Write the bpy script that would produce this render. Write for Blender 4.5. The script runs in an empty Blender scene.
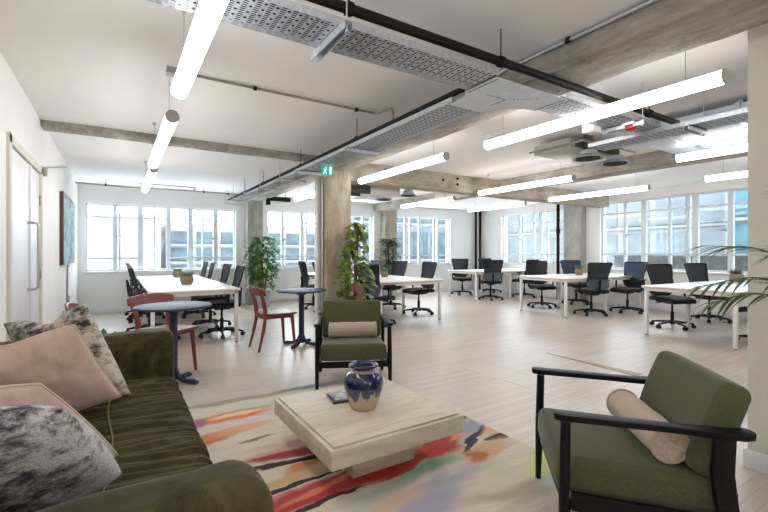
import bpy, bmesh, math, random
from mathutils import Vector, Matrix, noise
PI = math.pi
random.seed(7)
scene = bpy.context.scene
COL = scene.collection
V = Vector

# ------------------------------------------------------------------ mesh builder
class MB:
    def __init__(s):
        s.v = []; s.f = []; s.mi = []
    def add(s, vs, fs, M=None, mi=0):
        o = len(s.v)
        for p in vs:
            p = V(p)
            s.v.append(M @ p if M is not None else p)
        for f in fs:
            s.f.append([o + i for i in f]); s.mi.append(mi)
        return s
    def box(s, c, d, M=None, mi=0):
        x, y, z = d[0] / 2, d[1] / 2, d[2] / 2
        vs = [V(c) + V((a * x, b * y, e * z)) for a in (-1, 1) for b in (-1, 1) for e in (-1, 1)]
        fs = [(0, 1, 3, 2), (4, 6, 7, 5), (0, 4, 5, 1), (2, 3, 7, 6), (0, 2, 6, 4), (1, 5, 7, 3)]
        return s.add(vs, fs, M, mi)
    def bx(s, x0, x1, y0, y1, z0, z1, M=None, mi=0):
        return s.box(((x0 + x1) / 2, (y0 + y1) / 2, (z0 + z1) / 2), (x1 - x0, y1 - y0, z1 - z0), M, mi)
    def rbox(s, c, d, r, n=(2, 2, 2), k=3, M=None, fn=None, mi=0):
        """rounded box: n cells across the flat middle of each axis, k cells in each rounding"""
        h = [q / 2 for q in d]; c = V(c)
        def line(a, m):
            rr = min(r, a * .999); o = []
            for i in range(k):
                o.append(-a + rr * (1 - math.cos(PI / 2 * i / k) if False else i / k))
            for i in range(m + 1):
                o.append(-a + rr + (2 * a - 2 * rr) * i / m)
            for i in range(1, k + 1):
                o.append(a - rr + rr * i / k)
            return o
        L = [line(h[i], n[i]) for i in range(3)]
        def proj(p):
            q = V([max(-(h[i] - min(r, h[i] * .999)), min(h[i] - min(r, h[i] * .999), p[i])) for i in range(3)])
            e = V(p) - q
            if e.length > 1e-9:
                # smooth the spacing of the rounding
                e = e.normalized() * min(r, min(h) * .999)
            o = q + e
            if fn: o = V(fn(o))
            return o + c
        for ax in range(3):
            a, b = [(1, 2), (2, 0), (0, 1)][ax]
            for sg in (-1, 1):
                vs = []; A = L[a]; B = L[b]
                for u in A:
                    for w in B:
                        p = [0, 0, 0]; p[ax] = sg * h[ax]; p[a] = u; p[b] = w
                        vs.append(proj(p))
                fs = []
                nb = len(B)
                for i in range(len(A) - 1):
                    for j in range(nb - 1):
                        q = [i * nb + j, (i + 1) * nb + j, (i + 1) * nb + j + 1, i * nb + j + 1]
                        fs.append(q if sg > 0 else q[::-1])
                s.add(vs, fs, M, mi)
        return s
    def tube(s, pts, r, n=10, M=None, caps=True, mi=0):
        pts = [V(p) for p in pts]
        R = r if isinstance(r, (list, tuple)) else [r] * len(pts)
        vs = []; fs = []
        ref = None
        for i, p in enumerate(pts):
            t = (pts[min(i + 1, len(pts) - 1)] - pts[max(i - 1, 0)]).normalized()
            if ref is None:
                ref = V((0, 0, 1)) if abs(t.z) < .9 else V((1, 0, 0))
            a = (ref - t * ref.dot(t))
            if a.length < 1e-6: a = t.orthogonal()
            a.normalize(); b = t.cross(a); ref = a
            for j in range(n):
                an = 2 * PI * (j + .5) / n
                vs.append(p + (a * math.cos(an) + b * math.sin(an)) * R[i])
        for i in range(len(pts) - 1):
            for j in range(n):
                k = (j + 1) % n
                fs.append((i * n + j, i * n + k, (i + 1) * n + k, (i + 1) * n + j))
        if caps:
            fs.append(tuple(range(n))[::-1]); fs.append(tuple((len(pts) - 1) * n + j for j in range(n)))
        return s.add(vs, fs, M, mi)
    def lathe(s, prof, n=24, c=(0, 0, 0), M=None, mi=0):
        c = V(c); vs = []; fs = []
        for r, z in prof:
            for j in range(n):
                a = 2 * PI * j / n
                vs.append(c + V((r * math.cos(a), r * math.sin(a), z)))
        for i in range(len(prof) - 1):
            for j in range(n):
                k = (j + 1) % n
                fs.append((i * n + j, i * n + k, (i + 1) * n + k, (i + 1) * n + j))
        return s.add(vs, fs, M, mi)
    def surf(s, fn, nu, nv, M=None, flip=False, mi=0):
        vs = [fn(i / nu, j / nv) for i in range(nu + 1) for j in range(nv + 1)]
        fs = []
        for i in range(nu):
            for j in range(nv):
                q = [i * (nv + 1) + j, (i + 1) * (nv + 1) + j, (i + 1) * (nv + 1) + j + 1, i * (nv + 1) + j + 1]
                fs.append(q[::-1] if flip else q)
        return s.add(vs, fs, M, mi)
    def slab(s, poly, z0, z1, M=None, mi=0):
        n = len(poly)
        vs = [(x, y, z0) for x, y in poly] + [(x, y, z1) for x, y in poly]
        fs = [tuple(range(n))[::-1], tuple(range(n, 2 * n))]
        for i in range(n):
            j = (i + 1) % n
            fs.append((i, j, n + j, n + i))
        return s.add(vs, fs, M, mi)
    def deform(s, fn):
        s.v = [V(fn(p)) for p in s.v]; return s
    def build(s, name, mats, parent=None, smooth=35, bevel=0, loc=None, rot=None, label=None, kind=None, weld=True):
        me = bpy.data.meshes.new(name)
        me.from_pydata([tuple(p) for p in s.v], [], s.f)
        bm = bmesh.new(); bm.from_mesh(me)
        bm.faces.ensure_lookup_table()
        for i, f in enumerate(bm.faces): f.material_index = s.mi[i]
        if weld: bmesh.ops.remove_doubles(bm, verts=bm.verts, dist=1e-5)
        bmesh.ops.recalc_face_normals(bm, faces=bm.faces)
        if bevel:
            ed = [e for e in bm.edges if len(e.link_faces) == 2 and e.calc_face_angle(0) > math.radians(40)]
            bmesh.ops.bevel(bm, geom=ed, offset=bevel, segments=2, affect='EDGES', profile=.5, clamp_overlap=True)
        bm.to_mesh(me); bm.free()
        for m in (mats if isinstance(mats, (list, tuple)) else [mats]): me.materials.append(m)
        if smooth:
            me.polygons.foreach_set('use_smooth', [True] * len(me.polygons))
            try: me.set_sharp_from_angle(angle=math.radians(smooth))
            except Exception: pass
        ob = bpy.data.objects.new(name, me); COL.objects.link(ob)
        if parent is not None: ob.parent = parent
        if loc is not None: ob.location = loc
        if rot is not None: ob.rotation_euler = rot
        if label: ob['label'] = label
        if kind: ob['kind'] = kind
        return ob

def thing(name, label, cat, loc=(0, 0, 0), rz=0, group=None):
    o = bpy.data.objects.new(name, None); COL.objects.link(o)
    o.empty_display_size = .1
    o.location = loc; o.rotation_euler = (0, 0, rz)
    o['label'] = label; o['category'] = cat
    if group: o['group'] = group
    return o
def tag(o, label, cat, group=None):
    o['label'] = label; o['category'] = cat
    if group: o['group'] = group
    return o
def kids(o): return [c for c in bpy.data.objects if c.parent == o]
def dup(o, parent=None):
    c = o.copy(); COL.objects.link(c)
    if parent is not None: c.parent = parent
    for ch in kids(o): dup(ch, c)
    return c
def RZ(a): return Matrix.Rotation(a, 4, 'Z')
def T(x, y, z): return Matrix.Translation((x, y, z))
def smoothpath(pts, m=6):
    pts = [V(p) for p in pts]; out = []
    P = [pts[0] * 2 - pts[1]] + pts + [pts[-1] * 2 - pts[-2]]
    for i in range(1, len(P) - 2):
        for k in range(m):
            t = k / m
            a, b, c, d = P[i - 1], P[i], P[i + 1], P[i + 2]
            out.append(.5 * ((2 * b) + (c - a) * t + (2 * a - 5 * b + 4 * c - d) * t * t + (3 * b - a - 3 * c + d) * t ** 3))
    out.append(pts[-1]); return out
def lerp(a, b, t): return a + (b - a) * t
def roundcorner(pts, rad, m=5):
    """polyline with its inner corners rounded"""
    pts = [V(p) for p in pts]; out = [pts[0]]
    for i in range(1, len(pts) - 1):
        a = (pts[i - 1] - pts[i]); b = (pts[i + 1] - pts[i])
        r = min(rad, a.length * .49, b.length * .49)
        p0 = pts[i] + a.normalized() * r; p2 = pts[i] + b.normalized() * r
        for k in range(m + 1):
            t = k / m
            out.append(p0 * (1 - t) ** 2 + pts[i] * 2 * t * (1 - t) + p2 * t * t)
    out.append(pts[-1]); return out

# ------------------------------------------------------------------ materials
class NT:
    def __init__(s, name):
        s.m = bpy.data.materials.new(name); s.m.use_nodes = True
        s.t = s.m.node_tree; s.t.nodes.clear()
        s.out = s.n('ShaderNodeOutputMaterial')
    def n(s, ty, **k):
        q = s.t.nodes.new(ty)
        for a, b in k.items(): setattr(q, a, b)
        return q
    def l(s, a, b): s.t.links.new(a, b)
    def put(s, sock, val):
        if hasattr(val, 'node'): s.l(val, sock)
        else:
            if isinstance(val, tuple) and len(val) == 3 and sock.type == 'RGBA': val = (*val, 1)
            sock.default_value = val
    def coord(s, kind='Object', scale=(1, 1, 1), rot=(0, 0, 0), loc=(0, 0, 0)):
        tc = s.n('ShaderNodeTexCoord'); mp = s.n('ShaderNodeMapping')
        mp.inputs['Scale'].default_value = scale; mp.inputs['Rotation'].default_value = rot; mp.inputs['Location'].default_value = loc
        s.l(tc.outputs[kind], mp.inputs['Vector']); return mp.outputs[0]
    def noise(s, vec, scale=5, detail=4, rough=.55, dist=0, color=False):
        q = s.n('ShaderNodeTexNoise'); q.inputs['Scale'].default_value = scale; q.inputs['Detail'].default_value = detail
        q.inputs['Roughness'].default_value = rough; q.inputs['Distortion'].default_value = dist
        s.l(vec, q.inputs['Vector']); return q.outputs['Color' if color else 'Fac']
    def ramp(s, fac, stops, interp='LINEAR'):
        q = s.n('ShaderNodeValToRGB'); r = q.color_ramp; r.interpolation = interp
        while len(r.elements) < len(stops): r.elements.new(.5)
        for e, (p, c) in zip(r.elements, stops):
            e.position = p; e.color = (*c, 1) if len(c) == 3 else c
        s.l(fac, q.inputs[0]); return q.outputs[0]
    def mix(s, fac, a, b, mode='MIX'):
        q = s.n('ShaderNodeMix'); q.data_type = 'RGBA'; q.blend_type = mode
        s.put(q.inputs[0], fac); s.put(q.inputs[6], a); s.put(q.inputs[7], b); return q.outputs[2]
    def math(s, op, a, b=0.0, c=None):
        q = s.n('ShaderNodeMath', operation=op); s.put(q.inputs[0], a); s.put(q.inputs[1], b)
        if c is not None: s.put(q.inputs[2], c)
        return q.outputs[0]
    def bump(s, h, strength=.2, dist=.01):
        q = s.n('ShaderNodeBump'); q.inputs['Strength'].default_value = strength; q.inputs['Distance'].default_value = dist
        s.l(h, q.inputs['Height']); return q.outputs[0]
    def bsdf(s, col, rough=.5, metal=0, normal=None, sheen=0, coat=0, spec=.5, **k):
        q = s.n('ShaderNodeBsdfPrincipled')
        s.put(q.inputs['Base Color'], col); s.put(q.inputs['Roughness'], rough); s.put(q.inputs['Metallic'], metal)
        q.inputs['Specular IOR Level'].default_value = spec
        if sheen:
            q.inputs['Sheen Weight'].default_value = sheen; q.inputs['Sheen Roughness'].default_value = .4
        if coat: q.inputs['Coat Weight'].default_value = coat; q.inputs['Coat Roughness'].default_value = .08
        if normal is not None: s.l(normal, q.inputs['Normal'])
        for a, b in k.items(): s.put(q.inputs[a], b)
        return q
    def done(s, sh):
        s.l(sh if not hasattr(sh, 'outputs') else sh.outputs[0], s.out.inputs[0]); return s.m

def simple(name, col, rough=.5, metal=0, var=.06, vscale=6, bump=0, bscale=60, sheen=0, coat=0, spec=.5, stretch=(1, 1, 1)):
    t = NT(name); c = t.coord(scale=stretch)
    f = t.noise(c, vscale, 4)
    lo = tuple(max(0, x * (1 - var * 2)) for x in col); hi = tuple(min(1, x * (1 + var * 2)) for x in col)
    cc = t.ramp(f, [(.25, lo), (.75, hi)])
    nm = t.bump(t.noise(c, bscale, 3), bump, .005) if bump else None
    return t.done(t.bsdf(cc, rough, metal, nm, sheen, coat, spec))

def concrete(name, c1, c2, c3, stretch, rough=.85):
    t = NT(name); c = t.coord(scale=stretch)
    f = t.noise(t.coord(scale=tuple(.45 + .55 * x / max(stretch) * 1.6 for x in stretch)), 4.5, 9, .68, .5); g = t.noise(t.coord(), 30, 6, .75)
    a = t.ramp(f, [(.3, c1), (.5, c2), (.72, c3)])
    spot = t.ramp(g, [(.30, (.35, .32, .28)), (.42, (1, 1, 1))])
    a = t.mix(.55, a, spot, 'MULTIPLY')
    lines = t.noise(t.coord(scale=tuple(x * (1 if x == min(stretch) else 6) for x in stretch)), 1.6, 3, .6)
    a = t.mix(.22, a, t.ramp(lines, [(.35, (.62, .58, .52)), (.6, (1.05, 1.03, 1.0))]), 'MULTIPLY')
    return t.done(t.bsdf(a, rough, 0, t.bump(t.math('ADD', g, t.math('MULTIPLY', lines, .5)), .6, .02), spec=.2))

M = {}
M['wall'] = simple('wall_paint', (.86, .85, .83), .7, 0, .012, 2, .04, 250)
M['wall_cream'] = simple('cream_wall_paint', (.70, .665, .575), .7, 0, .012, 2, .04, 250)
M['ceiling'] = simple('ceiling_paint', (.87, .85, .835), .75, 0, .015, 1.5, .05, 150)
M['white_trim'] = simple('white_gloss_paint', (.82, .82, .82), .35, 0, .01)
M['door_paint'] = simple('door_paint', (.78, .79, .82), .4, 0, .01)
M['steel_frame'] = simple('window_frame_paint', (.66, .72, .76), .4, 0, .01)
M['white_metal'] = simple('white_powder_coat', (.85, .83, .80), .4, 0, .01)
M['desk_top'] = simple('white_laminate', (.86, .85, .84), .3, 0, .01)
M['desk_edge'] = simple('birch_edge', (.66, .53, .38), .5, 0, .06, 30)
M['beam'] = concrete('board_marked_concrete_beam', (.22, .20, .17), (.385, .355, .31), (.55, .52, .47), (3, .45, 3))
M['cross_beam'] = concrete('board_marked_cross_beam', (.29, .25, .19), (.46, .41, .335), (.61, .565, .49), (.45, 3, 3))
M['column'] = concrete('cast_concrete_column', (.31, .265, .19), (.48, .42, .32), (.62, .555, .45), (3, 3, .5))
M['grey_column'] = concrete('grey_concrete_column', (.33, .32, .29), (.45, .44, .40), (.56, .55, .52), (3, 3, .6))
M['galv'] = simple('galvanised_steel', (.56, .60, .65), .42, .75, .10, 40)
M['galv_light'] = simple('galvanised_sheet', (.66, .73, .82), .45, .35, .05, 12)
M['conduit'] = simple('conduit_steel', (.36, .33, .28), .45, .6, .1, 20)
M['dark_pipe'] = simple('dark_iron_pipe', (.012, .0105, .0095), .6, 0, .15, 20, spec=.2)
M['grey_plastic'] = simple('grey_plastic', (.42, .41, .39), .5, 0, .03)
M['white_plastic'] = simple('white_plastic', (.78, .77, .75), .45, 0, .01)
M['red_plastic'] = simple('red_plastic', (.36, .012, .014), .35, 0, .03)
M['black_plastic'] = simple('black_plastic', (.007, .007, .008), .5, 0, .1, spec=.3)
M['caster'] = simple('caster_rubber', (.010, .010, .010), .6, 0, .1)
M['chair_fabric'] = simple('black_seat_fabric', (.007, .007, .008), .95, 0, .2, 200, .3, 500, .3)
M['lumbar'] = simple('slate_plastic_shell', (.075, .095, .125), .45, 0, .05)
M['dark_lumbar'] = simple('black_plastic_shell', (.016, .018, .022), .45, 0, .05)
M['steel'] = simple('brushed_steel', (.55, .54, .52), .3, .9, .05, 60)
M['black_wood'] = simple('ebonised_wood', (.0040, .0035, .0033), .42, 0, .25, 25, .05, 80, spec=.25, stretch=(1, 6, 6))
M['red_wood'] = simple('oxblood_stained_wood', (.190, .044, .030), .36, 0, .12, 14, .03, 90, stretch=(5, 5, 1))
M['navy'] = simple('navy_lacquer', (.022, .024, .066), .5, 0, .05)
M['rubber'] = simple('dark_rubber', (.02, .02, .02), .8, 0, .1)
M['soil'] = simple('potting_soil', (.035, .025, .018), .95, 0, .3, 60, .6, 80)
M['stem'] = simple('plant_stem', (.12, .13, .045), .7, 0, .15, 30)
M['bark'] = simple('brown_stem', (.13, .085, .05), .85, 0, .2, 30, .4, 60)
M['moss_pole'] = simple('coir_pole', (.16, .10, .055), .95, 0, .2, 60, .6, 90)
M['grey_pot'] = simple('pale_blue_grey_pot', (.46, .50, .56), .6, 0, .05)
M['basket'] = simple('woven_tan_pot', (.27, .205, .14), .85, 0, .2, 40, .6, 70)
M['terracotta'] = simple('terracotta_pot', (.42, .17, .09), .8, 0, .08, 20)

def leafmat(name, c1, c2, c3, sc=9):
    t = NT(name); c = t.coord(); f = t.noise(c, sc, 3, .6)
    col = t.ramp(f, [(.32, c1), (.5, c2), (.68, c3)])
    b = t.bsdf(col, .38, 0, None, spec=.45)
    tr = t.n('ShaderNodeBsdfTranslucent'); t.put(tr.inputs[0], col)
    mx = t.n('ShaderNodeMixShader'); mx.inputs[0].default_value = .22
    t.l(b.outputs[0], mx.inputs[1]); t.l(tr.outputs[0], mx.inputs[2])
    return t.done(mx.outputs[0])
M['leaf'] = leafmat('green_leaf', (.030, .10, .018), (.075, .21, .036), (.17, .34, .06))
M['leaf_dark'] = leafmat('dark_leaf', (.010, .045, .010), (.028, .09, .02), (.06, .15, .035))
M['leaf_pothos'] = leafmat('variegated_leaf', (.045, .11, .018), (.11, .20, .035), (.42, .44, .09), 14)
M['leaf_palm'] = leafmat('palm_leaf', (.020, .055, .012), (.045, .10, .02), (.10, .17, .035), 5)
M['cactus'] = leafmat('succulent_green', (.06, .11, .05), (.11, .18, .08), (.20, .27, .13), 30)

# green wool upholstery
def wool(name, a, b):
    t = NT(name); c = t.coord(); f = t.noise(c, 260, 2, .6); g = t.noise(c, 3, 3)
    col = t.mix(t.ramp(f, [(.35, (0, 0, 0)), (.65, (1, 1, 1))]), a, b)
    col = t.mix(.25, col, t.ramp(g, [(.3, (.7, .7, .7)), (.7, (1.15, 1.15, 1.15))]), 'MULTIPLY')
    return t.done(t.bsdf(col, .95, 0, t.bump(f, .25, .003), sheen=.25, spec=.2))
M['green_wool'] = wool('green_wool', (.060, .064, .030), (.108, .112, .056))
def velvet(name, c1, c2, c3, sheen, sc=5):
    t = NT(name); c = t.coord(); g = t.noise(c, sc, 5, .65, 1.2)
    col = t.ramp(g, [(.3, c1), (.52, c2), (.75, c3)])
    f = t.noise(c, 350, 2)
    return t.done(t.bsdf(col, .8, 0, t.bump(f, .15, .002), sheen=sheen, spec=.25))
M['olive_velvet'] = velvet('olive_velvet', (.018, .0135, .0045), (.046, .036, .0115), (.115, .092, .034), .12)
M['seam'] = simple('olive_piping', (.14, .11, .035), .8, 0, .1, 40)
M['pink_velvet'] = velvet('dusty_pink_velvet', (.40, .275, .225), (.50, .355, .295), (.58, .43, .365), .5, 4)
M['pink_cord'] = simple('pale_pink_cord', (.58, .46, .38), .8, 0, .05, 80)
M['oat_fabric'] = wool('oatmeal_fabric', (.43, .335, .26), (.56, .455, .365))
def woven(name, dark, mid, light, gx, seed, st=(.50, .56, .63)):
    """blotched woven cloth, darker towards one side of the cloth"""
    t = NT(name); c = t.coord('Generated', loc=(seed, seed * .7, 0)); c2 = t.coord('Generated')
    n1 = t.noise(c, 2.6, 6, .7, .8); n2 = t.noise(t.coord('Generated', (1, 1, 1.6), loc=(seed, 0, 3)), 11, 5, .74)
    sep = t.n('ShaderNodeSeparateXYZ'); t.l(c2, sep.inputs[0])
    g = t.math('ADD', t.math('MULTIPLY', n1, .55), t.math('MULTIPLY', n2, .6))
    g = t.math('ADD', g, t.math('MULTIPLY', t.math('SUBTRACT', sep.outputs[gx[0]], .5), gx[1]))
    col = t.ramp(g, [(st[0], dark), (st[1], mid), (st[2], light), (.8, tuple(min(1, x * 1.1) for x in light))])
    nm = t.bump(t.math('ADD', n2, t.noise(c, 60, 3)), .6, .012)
    return t.done(t.bsdf(col, .95, 0, nm, sheen=.2, spec=.15))
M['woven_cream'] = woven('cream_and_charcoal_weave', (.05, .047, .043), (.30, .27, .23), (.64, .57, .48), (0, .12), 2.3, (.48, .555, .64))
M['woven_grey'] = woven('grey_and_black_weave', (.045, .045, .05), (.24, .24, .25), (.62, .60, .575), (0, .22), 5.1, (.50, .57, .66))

# travertine coffee table
def travertine():
    t = NT('travertine'); c = t.coord(scale=(1, 1, 1), rot=(0, 0, .3))
    w = t.noise(t.coord(scale=(1.2, 5, 5), rot=(0, 0, .5)), 2.2, 6, .6, 1.0); p = t.noise(c, 70, 3)
    col = t.ramp(w, [(.3, (.50, .425, .325)), (.5, (.60, .525, .42)), (.7, (.68, .61, .50))])
    col = t.mix(.3, col, t.ramp(p, [(.28, (.6, .55, .48)), (.36, (1, 1, 1))]), 'MULTIPLY')
    return t.done(t.bsdf(col, .45, 0, t.bump(p, .08, .003), spec=.35))
M['travertine'] = travertine()

# plank floor: boards along X
def planks():
    t = NT('limed_oak_planks'); c = t.coord()
    br = t.n('ShaderNodeTexBrick'); br.offset = .37; br.offset_frequency = 2
    t.l(c, br.inputs['Vector'])
    br.inputs['Scale'].default_value = 1; br.inputs['Brick Width'].default_value = 1.15; br.inputs['Row Height'].default_value = .062
    br.inputs['Mortar Size'].default_value = .0016; br.inputs['Mortar Smooth'].default_value = .3; br.inputs['Bias'].default_value = 0
    br.inputs['Color1'].default_value = (.545, .465, .395, 1); br.inputs['Color2'].default_value = (.61, .535, .465, 1)
    br.inputs['Mortar'].default_value = (.40, .335, .275, 1)
    g = t.noise(t.coord(scale=(1.0, 16, 1)), 3.5, 6, .65, .6)
    col = t.mix(.55, br.outputs['Color'], t.ramp(g, [(.3, (.86, .84, .82)), (.6, (1.04, 1.04, 1.04))]), 'MULTIPLY')
    big = t.noise(c, .8, 3)
    col = t.mix(.3, col, t.ramp(big, [(.35, (.92, .9, .9)), (.65, (1.06, 1.06, 1.06))]), 'MULTIPLY')
    rg = t.ramp(g, [(.3, (.42, .42, .42)), (.7, (.30, .30, .30))])
    return t.done(t.bsdf(col, rg, 0, t.bump(t.math('ADD', g, t.math('MULTIPLY', br.outputs['Fac'], -1.5)), .10, .004), spec=.5))
M['floor'] = planks()

# perforated cable tray: slots and round holes punched through
def perforated():
    t = NT('perforated_tray_steel'); c = t.coord(); sep = t.n('ShaderNodeSeparateXYZ'); t.l(c, sep.inputs[0])
    x, y = sep.outputs[0], sep.outputs[1]
    def cell(v, period, off=0.0):
        return t.math('ABSOLUTE', t.math('SUBTRACT', t.math('FRACT', t.math('ADD', t.math('DIVIDE', v, period), off)), .5))
    ux = cell(x, .052); vy = cell(y, .0165)
    slot = t.math('MULTIPLY', t.math('LESS_THAN', ux, .21), t.math('LESS_THAN', vy, .22))
    hx = t.math('MULTIPLY', cell(x, .052, .5), .052); hy = t.math('MULTIPLY', cell(y, .05), .05)
    d = t.math('SQRT', t.math('ADD', t.math('MULTIPLY', hx, hx), t.math('MULTIPLY', hy, hy)))
    hole = t.math('MAXIMUM', slot, t.math('LESS_THAN', d, .0075))
    f = t.noise(c, 40, 4)
    st = t.bsdf(t.ramp(f, [(.3, (.38, .41, .455)), (.7, (.58, .63, .70))]), .45, .55)
    tr = t.n('ShaderNodeBsdfTransparent')
    mx = t.n('ShaderNodeMixShader'); t.l(hole, mx.inputs[0]); t.l(st.outputs[0], mx.inputs[1]); t.l(tr.outputs[0], mx.inputs[2])
    return t.done(mx.outputs[0])
M['tray'] = perforated()

def chairmesh(name, col):
    t = NT(name); c = t.coord(); f = t.noise(c, 400, 1)
    b = t.bsdf(t.ramp(f, [(.3, tuple(x * .7 for x in col)), (.7, tuple(x * 1.3 for x in col))]), .8, spec=.2)
    tr = t.n('ShaderNodeBsdfTransparent'); mx = t.n('ShaderNodeMixShader'); mx.inputs[0].default_value = .03
    t.l(b.outputs[0], mx.inputs[1]); t.l(tr.outputs[0], mx.inputs[2]); return t.done(mx.outputs[0])
M['mesh_dark'] = chairmesh('charcoal_chair_mesh', (.017, .020, .026))
M['mesh_blue'] = chairmesh('slate_blue_chair_mesh', (.040, .058, .095))

def glass():
    t = NT('window_glass'); g = t.n('ShaderNodeBsdfGlossy'); g.inputs['Roughness'].default_value = .02
    tr = t.n('ShaderNodeBsdfTransparent'); tr.inputs[0].default_value = (.96, .985, .99, 1)
    lw = t.n('ShaderNodeFresnel'); lw.inputs[0].default_value = 1.35
    geo = t.n('ShaderNodeNewGeometry'); front = t.math('SUBTRACT', 1.0, geo.outputs['Backfacing'])
    mx = t.n('ShaderNodeMixShader'); t.l(t.math('MULTIPLY', lw.outputs[0], front), mx.inputs[0]); t.l(tr.outputs[0], mx.inputs[1]); t.l(g.outputs[0], mx.inputs[2])
    return t.done(mx.outputs[0])
M['glass'] = glass()
def emis(name, col, s):
    t = NT(name); e = t.n('ShaderNodeEmission'); t.put(e.inputs[0], col); e.inputs[1].default_value = s
    return t.done(e.outputs[0])
TUBE = 6.5
M['tube'] = emis('lit_tube', (1.0, .985, .965), TUBE)

# painted-effect rug
RUG = [  # x, y, half length, half width, angle, colour, softness
 (.70, 3.29, .34, .085, .03, (.62, .20, .06), .5), (.76, 3.30, .24, .04, .03, (.80, .60, .36), .5), (.44, 3.26, .08, .07, 0, (.38, .14, .26), .6),
 (1.0, 3.42, .34, .03, .02, (.40, .62, .54), .8), (.95, 3.62, .75, .05, .0, (.34, .33, .24), .9), (1.5, 3.62, .3, .05, 0, (.22, .22, .24), .9),
 (.50, 2.97, .24, .055, .15, (.58, .13, .05), .7), (.72, 3.02, .22, .05, .15, (.66, .38, .22), .9),
 (.79, 2.81, .12, .018, .05, (.22, .18, .10), .6), (.95, 2.60, .35, .10, .1, (.56, .36, .29), 1.0), (1.15, 2.66, .2, .06, .2, (.36, .24, .30), .9),
 (.98, 2.47, .40, .065, -.12, (.34, .03, .06), .5), (.85, 2.37, .30, .030, -.18, (.012, .010, .018), .35), (1.1, 2.36, .2, .035, .1, (.015, .01, .02), .4),
 (.70, 2.20, .30, .05, .1, (.62, .42, .19), .7), (.98, 2.28, .18, .035, .1, (.60, .25, .10), .8),
 (.85, 2.14, .36, .022, .25, (.02, .015, .02), .35), (1.02, 2.02, .58, .095, .12, (.46, .025, .045), .5), (.88, 2.03, .22, .028, .2, (.68, .24, .13), .8), (1.28, 2.02, .18, .07, .1, (.44, .03, .03), .5),
 (.86, 1.90, .28, .022, .12, (.02, .015, .02), .4), (1.40, 1.98, .25, .05, .25, (.42, .03, .03), .5),
 (1.74, 2.08, .20, .11, .3, (.55, .06, .05), .5), (1.92, 2.13, .10, .045, .3, (.74, .36, .16), .6), (2.10, 2.18, .20, .10, .4, (.30, .32, .37), .7),
 (2.0, 2.03, .24, .028, .45, (.03, .035, .06), .4), (2.17, 1.97, .09, .05, 0, (.025, .025, .045), .4), (2.16, 2.34, .12, .05, .3, (.06, .07, .10), .6), (2.12, 2.42, .1, .02, .0, (.6, .42, .2), .8), (2.18, 2.07, .08, .04, .3, (.62, .36, .26), .9),
 (1.95, 1.88, .22, .065, .2, (.56, .38, .22), .8), (1.80, 1.86, .07, .05, .3, (.52, .17, .06), .6),
 (1.48, 1.89, .24, .055, .15, (.20, .44, .30), .8), (1.25, 1.83, .25, .05, .2, (.34, .42, .36), .9), (1.75, 1.73, .25, .04, 0, (.56, .62, .40), 1.0),
 (1.45, 1.70, .35, .07, .2, (.42, .39, .44), 1.0), (1.25, 1.60, .22, .12, .4, (.36, .34, .42), 1.0), (1.15, 1.72, .2, .05, .1, (.58, .40, .30), 1.0), (1.75, 1.45, .3, .05, -.3, (.50, .42, .32), 1.0),
 (2.05, 1.55, .16, .07, .4, (.60, .62, .26), 1.0), (2.0, 1.42, .1, .05, .2, (.42, .55, .46), 1.0), (1.9, 1.15, .3, .09, .1, (.34, .28, .36), .9), (1.5, .95, .4, .12, .2, (.30, .20, .28), .9),
 (1.1, 3.15, .4, .03, .05, (.60, .54, .56), .9), (1.5, 3.2, .4, .05, .0, (.58, .40, .32), .9), (1.7, 2.9, .3, .06, .1, (.5, .42, .42), .9), (1.9, 3.3, .2, .05, 0, (.3, .32, .36), .9), (.55, 2.62, .3, .03, .1, (.68, .56, .46), .9)]
def rugmat():
    t = NT('abstract_painted_rug'); c = t.coord()
    wn = t.noise(t.coord(scale=(1, 2.4, 1)), 2.6, 4, .55, 0, True)
    vm = t.n('ShaderNodeVectorMath', operation='MULTIPLY_ADD'); t.l(wn, vm.inputs[0]); vm.inputs[1].default_value = (.36, .19, 0)
    sub = t.n('ShaderNodeVectorMath', operation='SUBTRACT'); t.l(c, sub.inputs[0]); sub.inputs[1].default_value = (.18, .095, 0)
    t.l(sub.outputs[0], vm.inputs[2]); wv = vm.outputs[0]
    base = t.noise(t.coord(scale=(1, 4.0, 1)), 1.7, 5, .6, 1.0)
    col = t.ramp(base, [(.28, (.50, .42, .40)), (.42, (.62, .54, .44)), (.55, (.66, .60, .50)), (.70, (.60, .47, .39))])
    for x, y, a, b, an, cc, so in RUG:
        mp = t.n('ShaderNodeMapping', vector_type='TEXTURE'); t.l(wv, mp.inputs['Vector'])
        mp.inputs['Location'].default_value = (x, y, 0); mp.inputs['Rotation'].default_value = (0, 0, an); mp.inputs['Scale'].default_value = (a, b, 1)
        sp = t.n('ShaderNodeVectorMath', operation='MULTIPLY'); t.l(mp.outputs[0], sp.inputs[0]); sp.inputs[1].default_value = (1, 1, 0)
        ln = t.n('ShaderNodeVectorMath', operation='LENGTH'); t.l(sp.outputs[0], ln.inputs[0])
        mr = t.n('ShaderNodeMapRange', interpolation_type='SMOOTHSTEP'); t.l(ln.outputs['Value'], mr.inputs[0])
        mr.inputs[1].default_value = 1 - so * .6; mr.inputs[2].default_value = 1 + so * .6; mr.inputs[3].default_value = .94; mr.inputs[4].default_value = 0
        col = t.mix(mr.outputs[0], col, cc)
    f = t.noise(c, 300, 2)
    return t.done(t.bsdf(col, .95, 0, t.bump(f, .3, .004), sheen=.1, spec=.1))
M['rug'] = rugmat()

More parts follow.
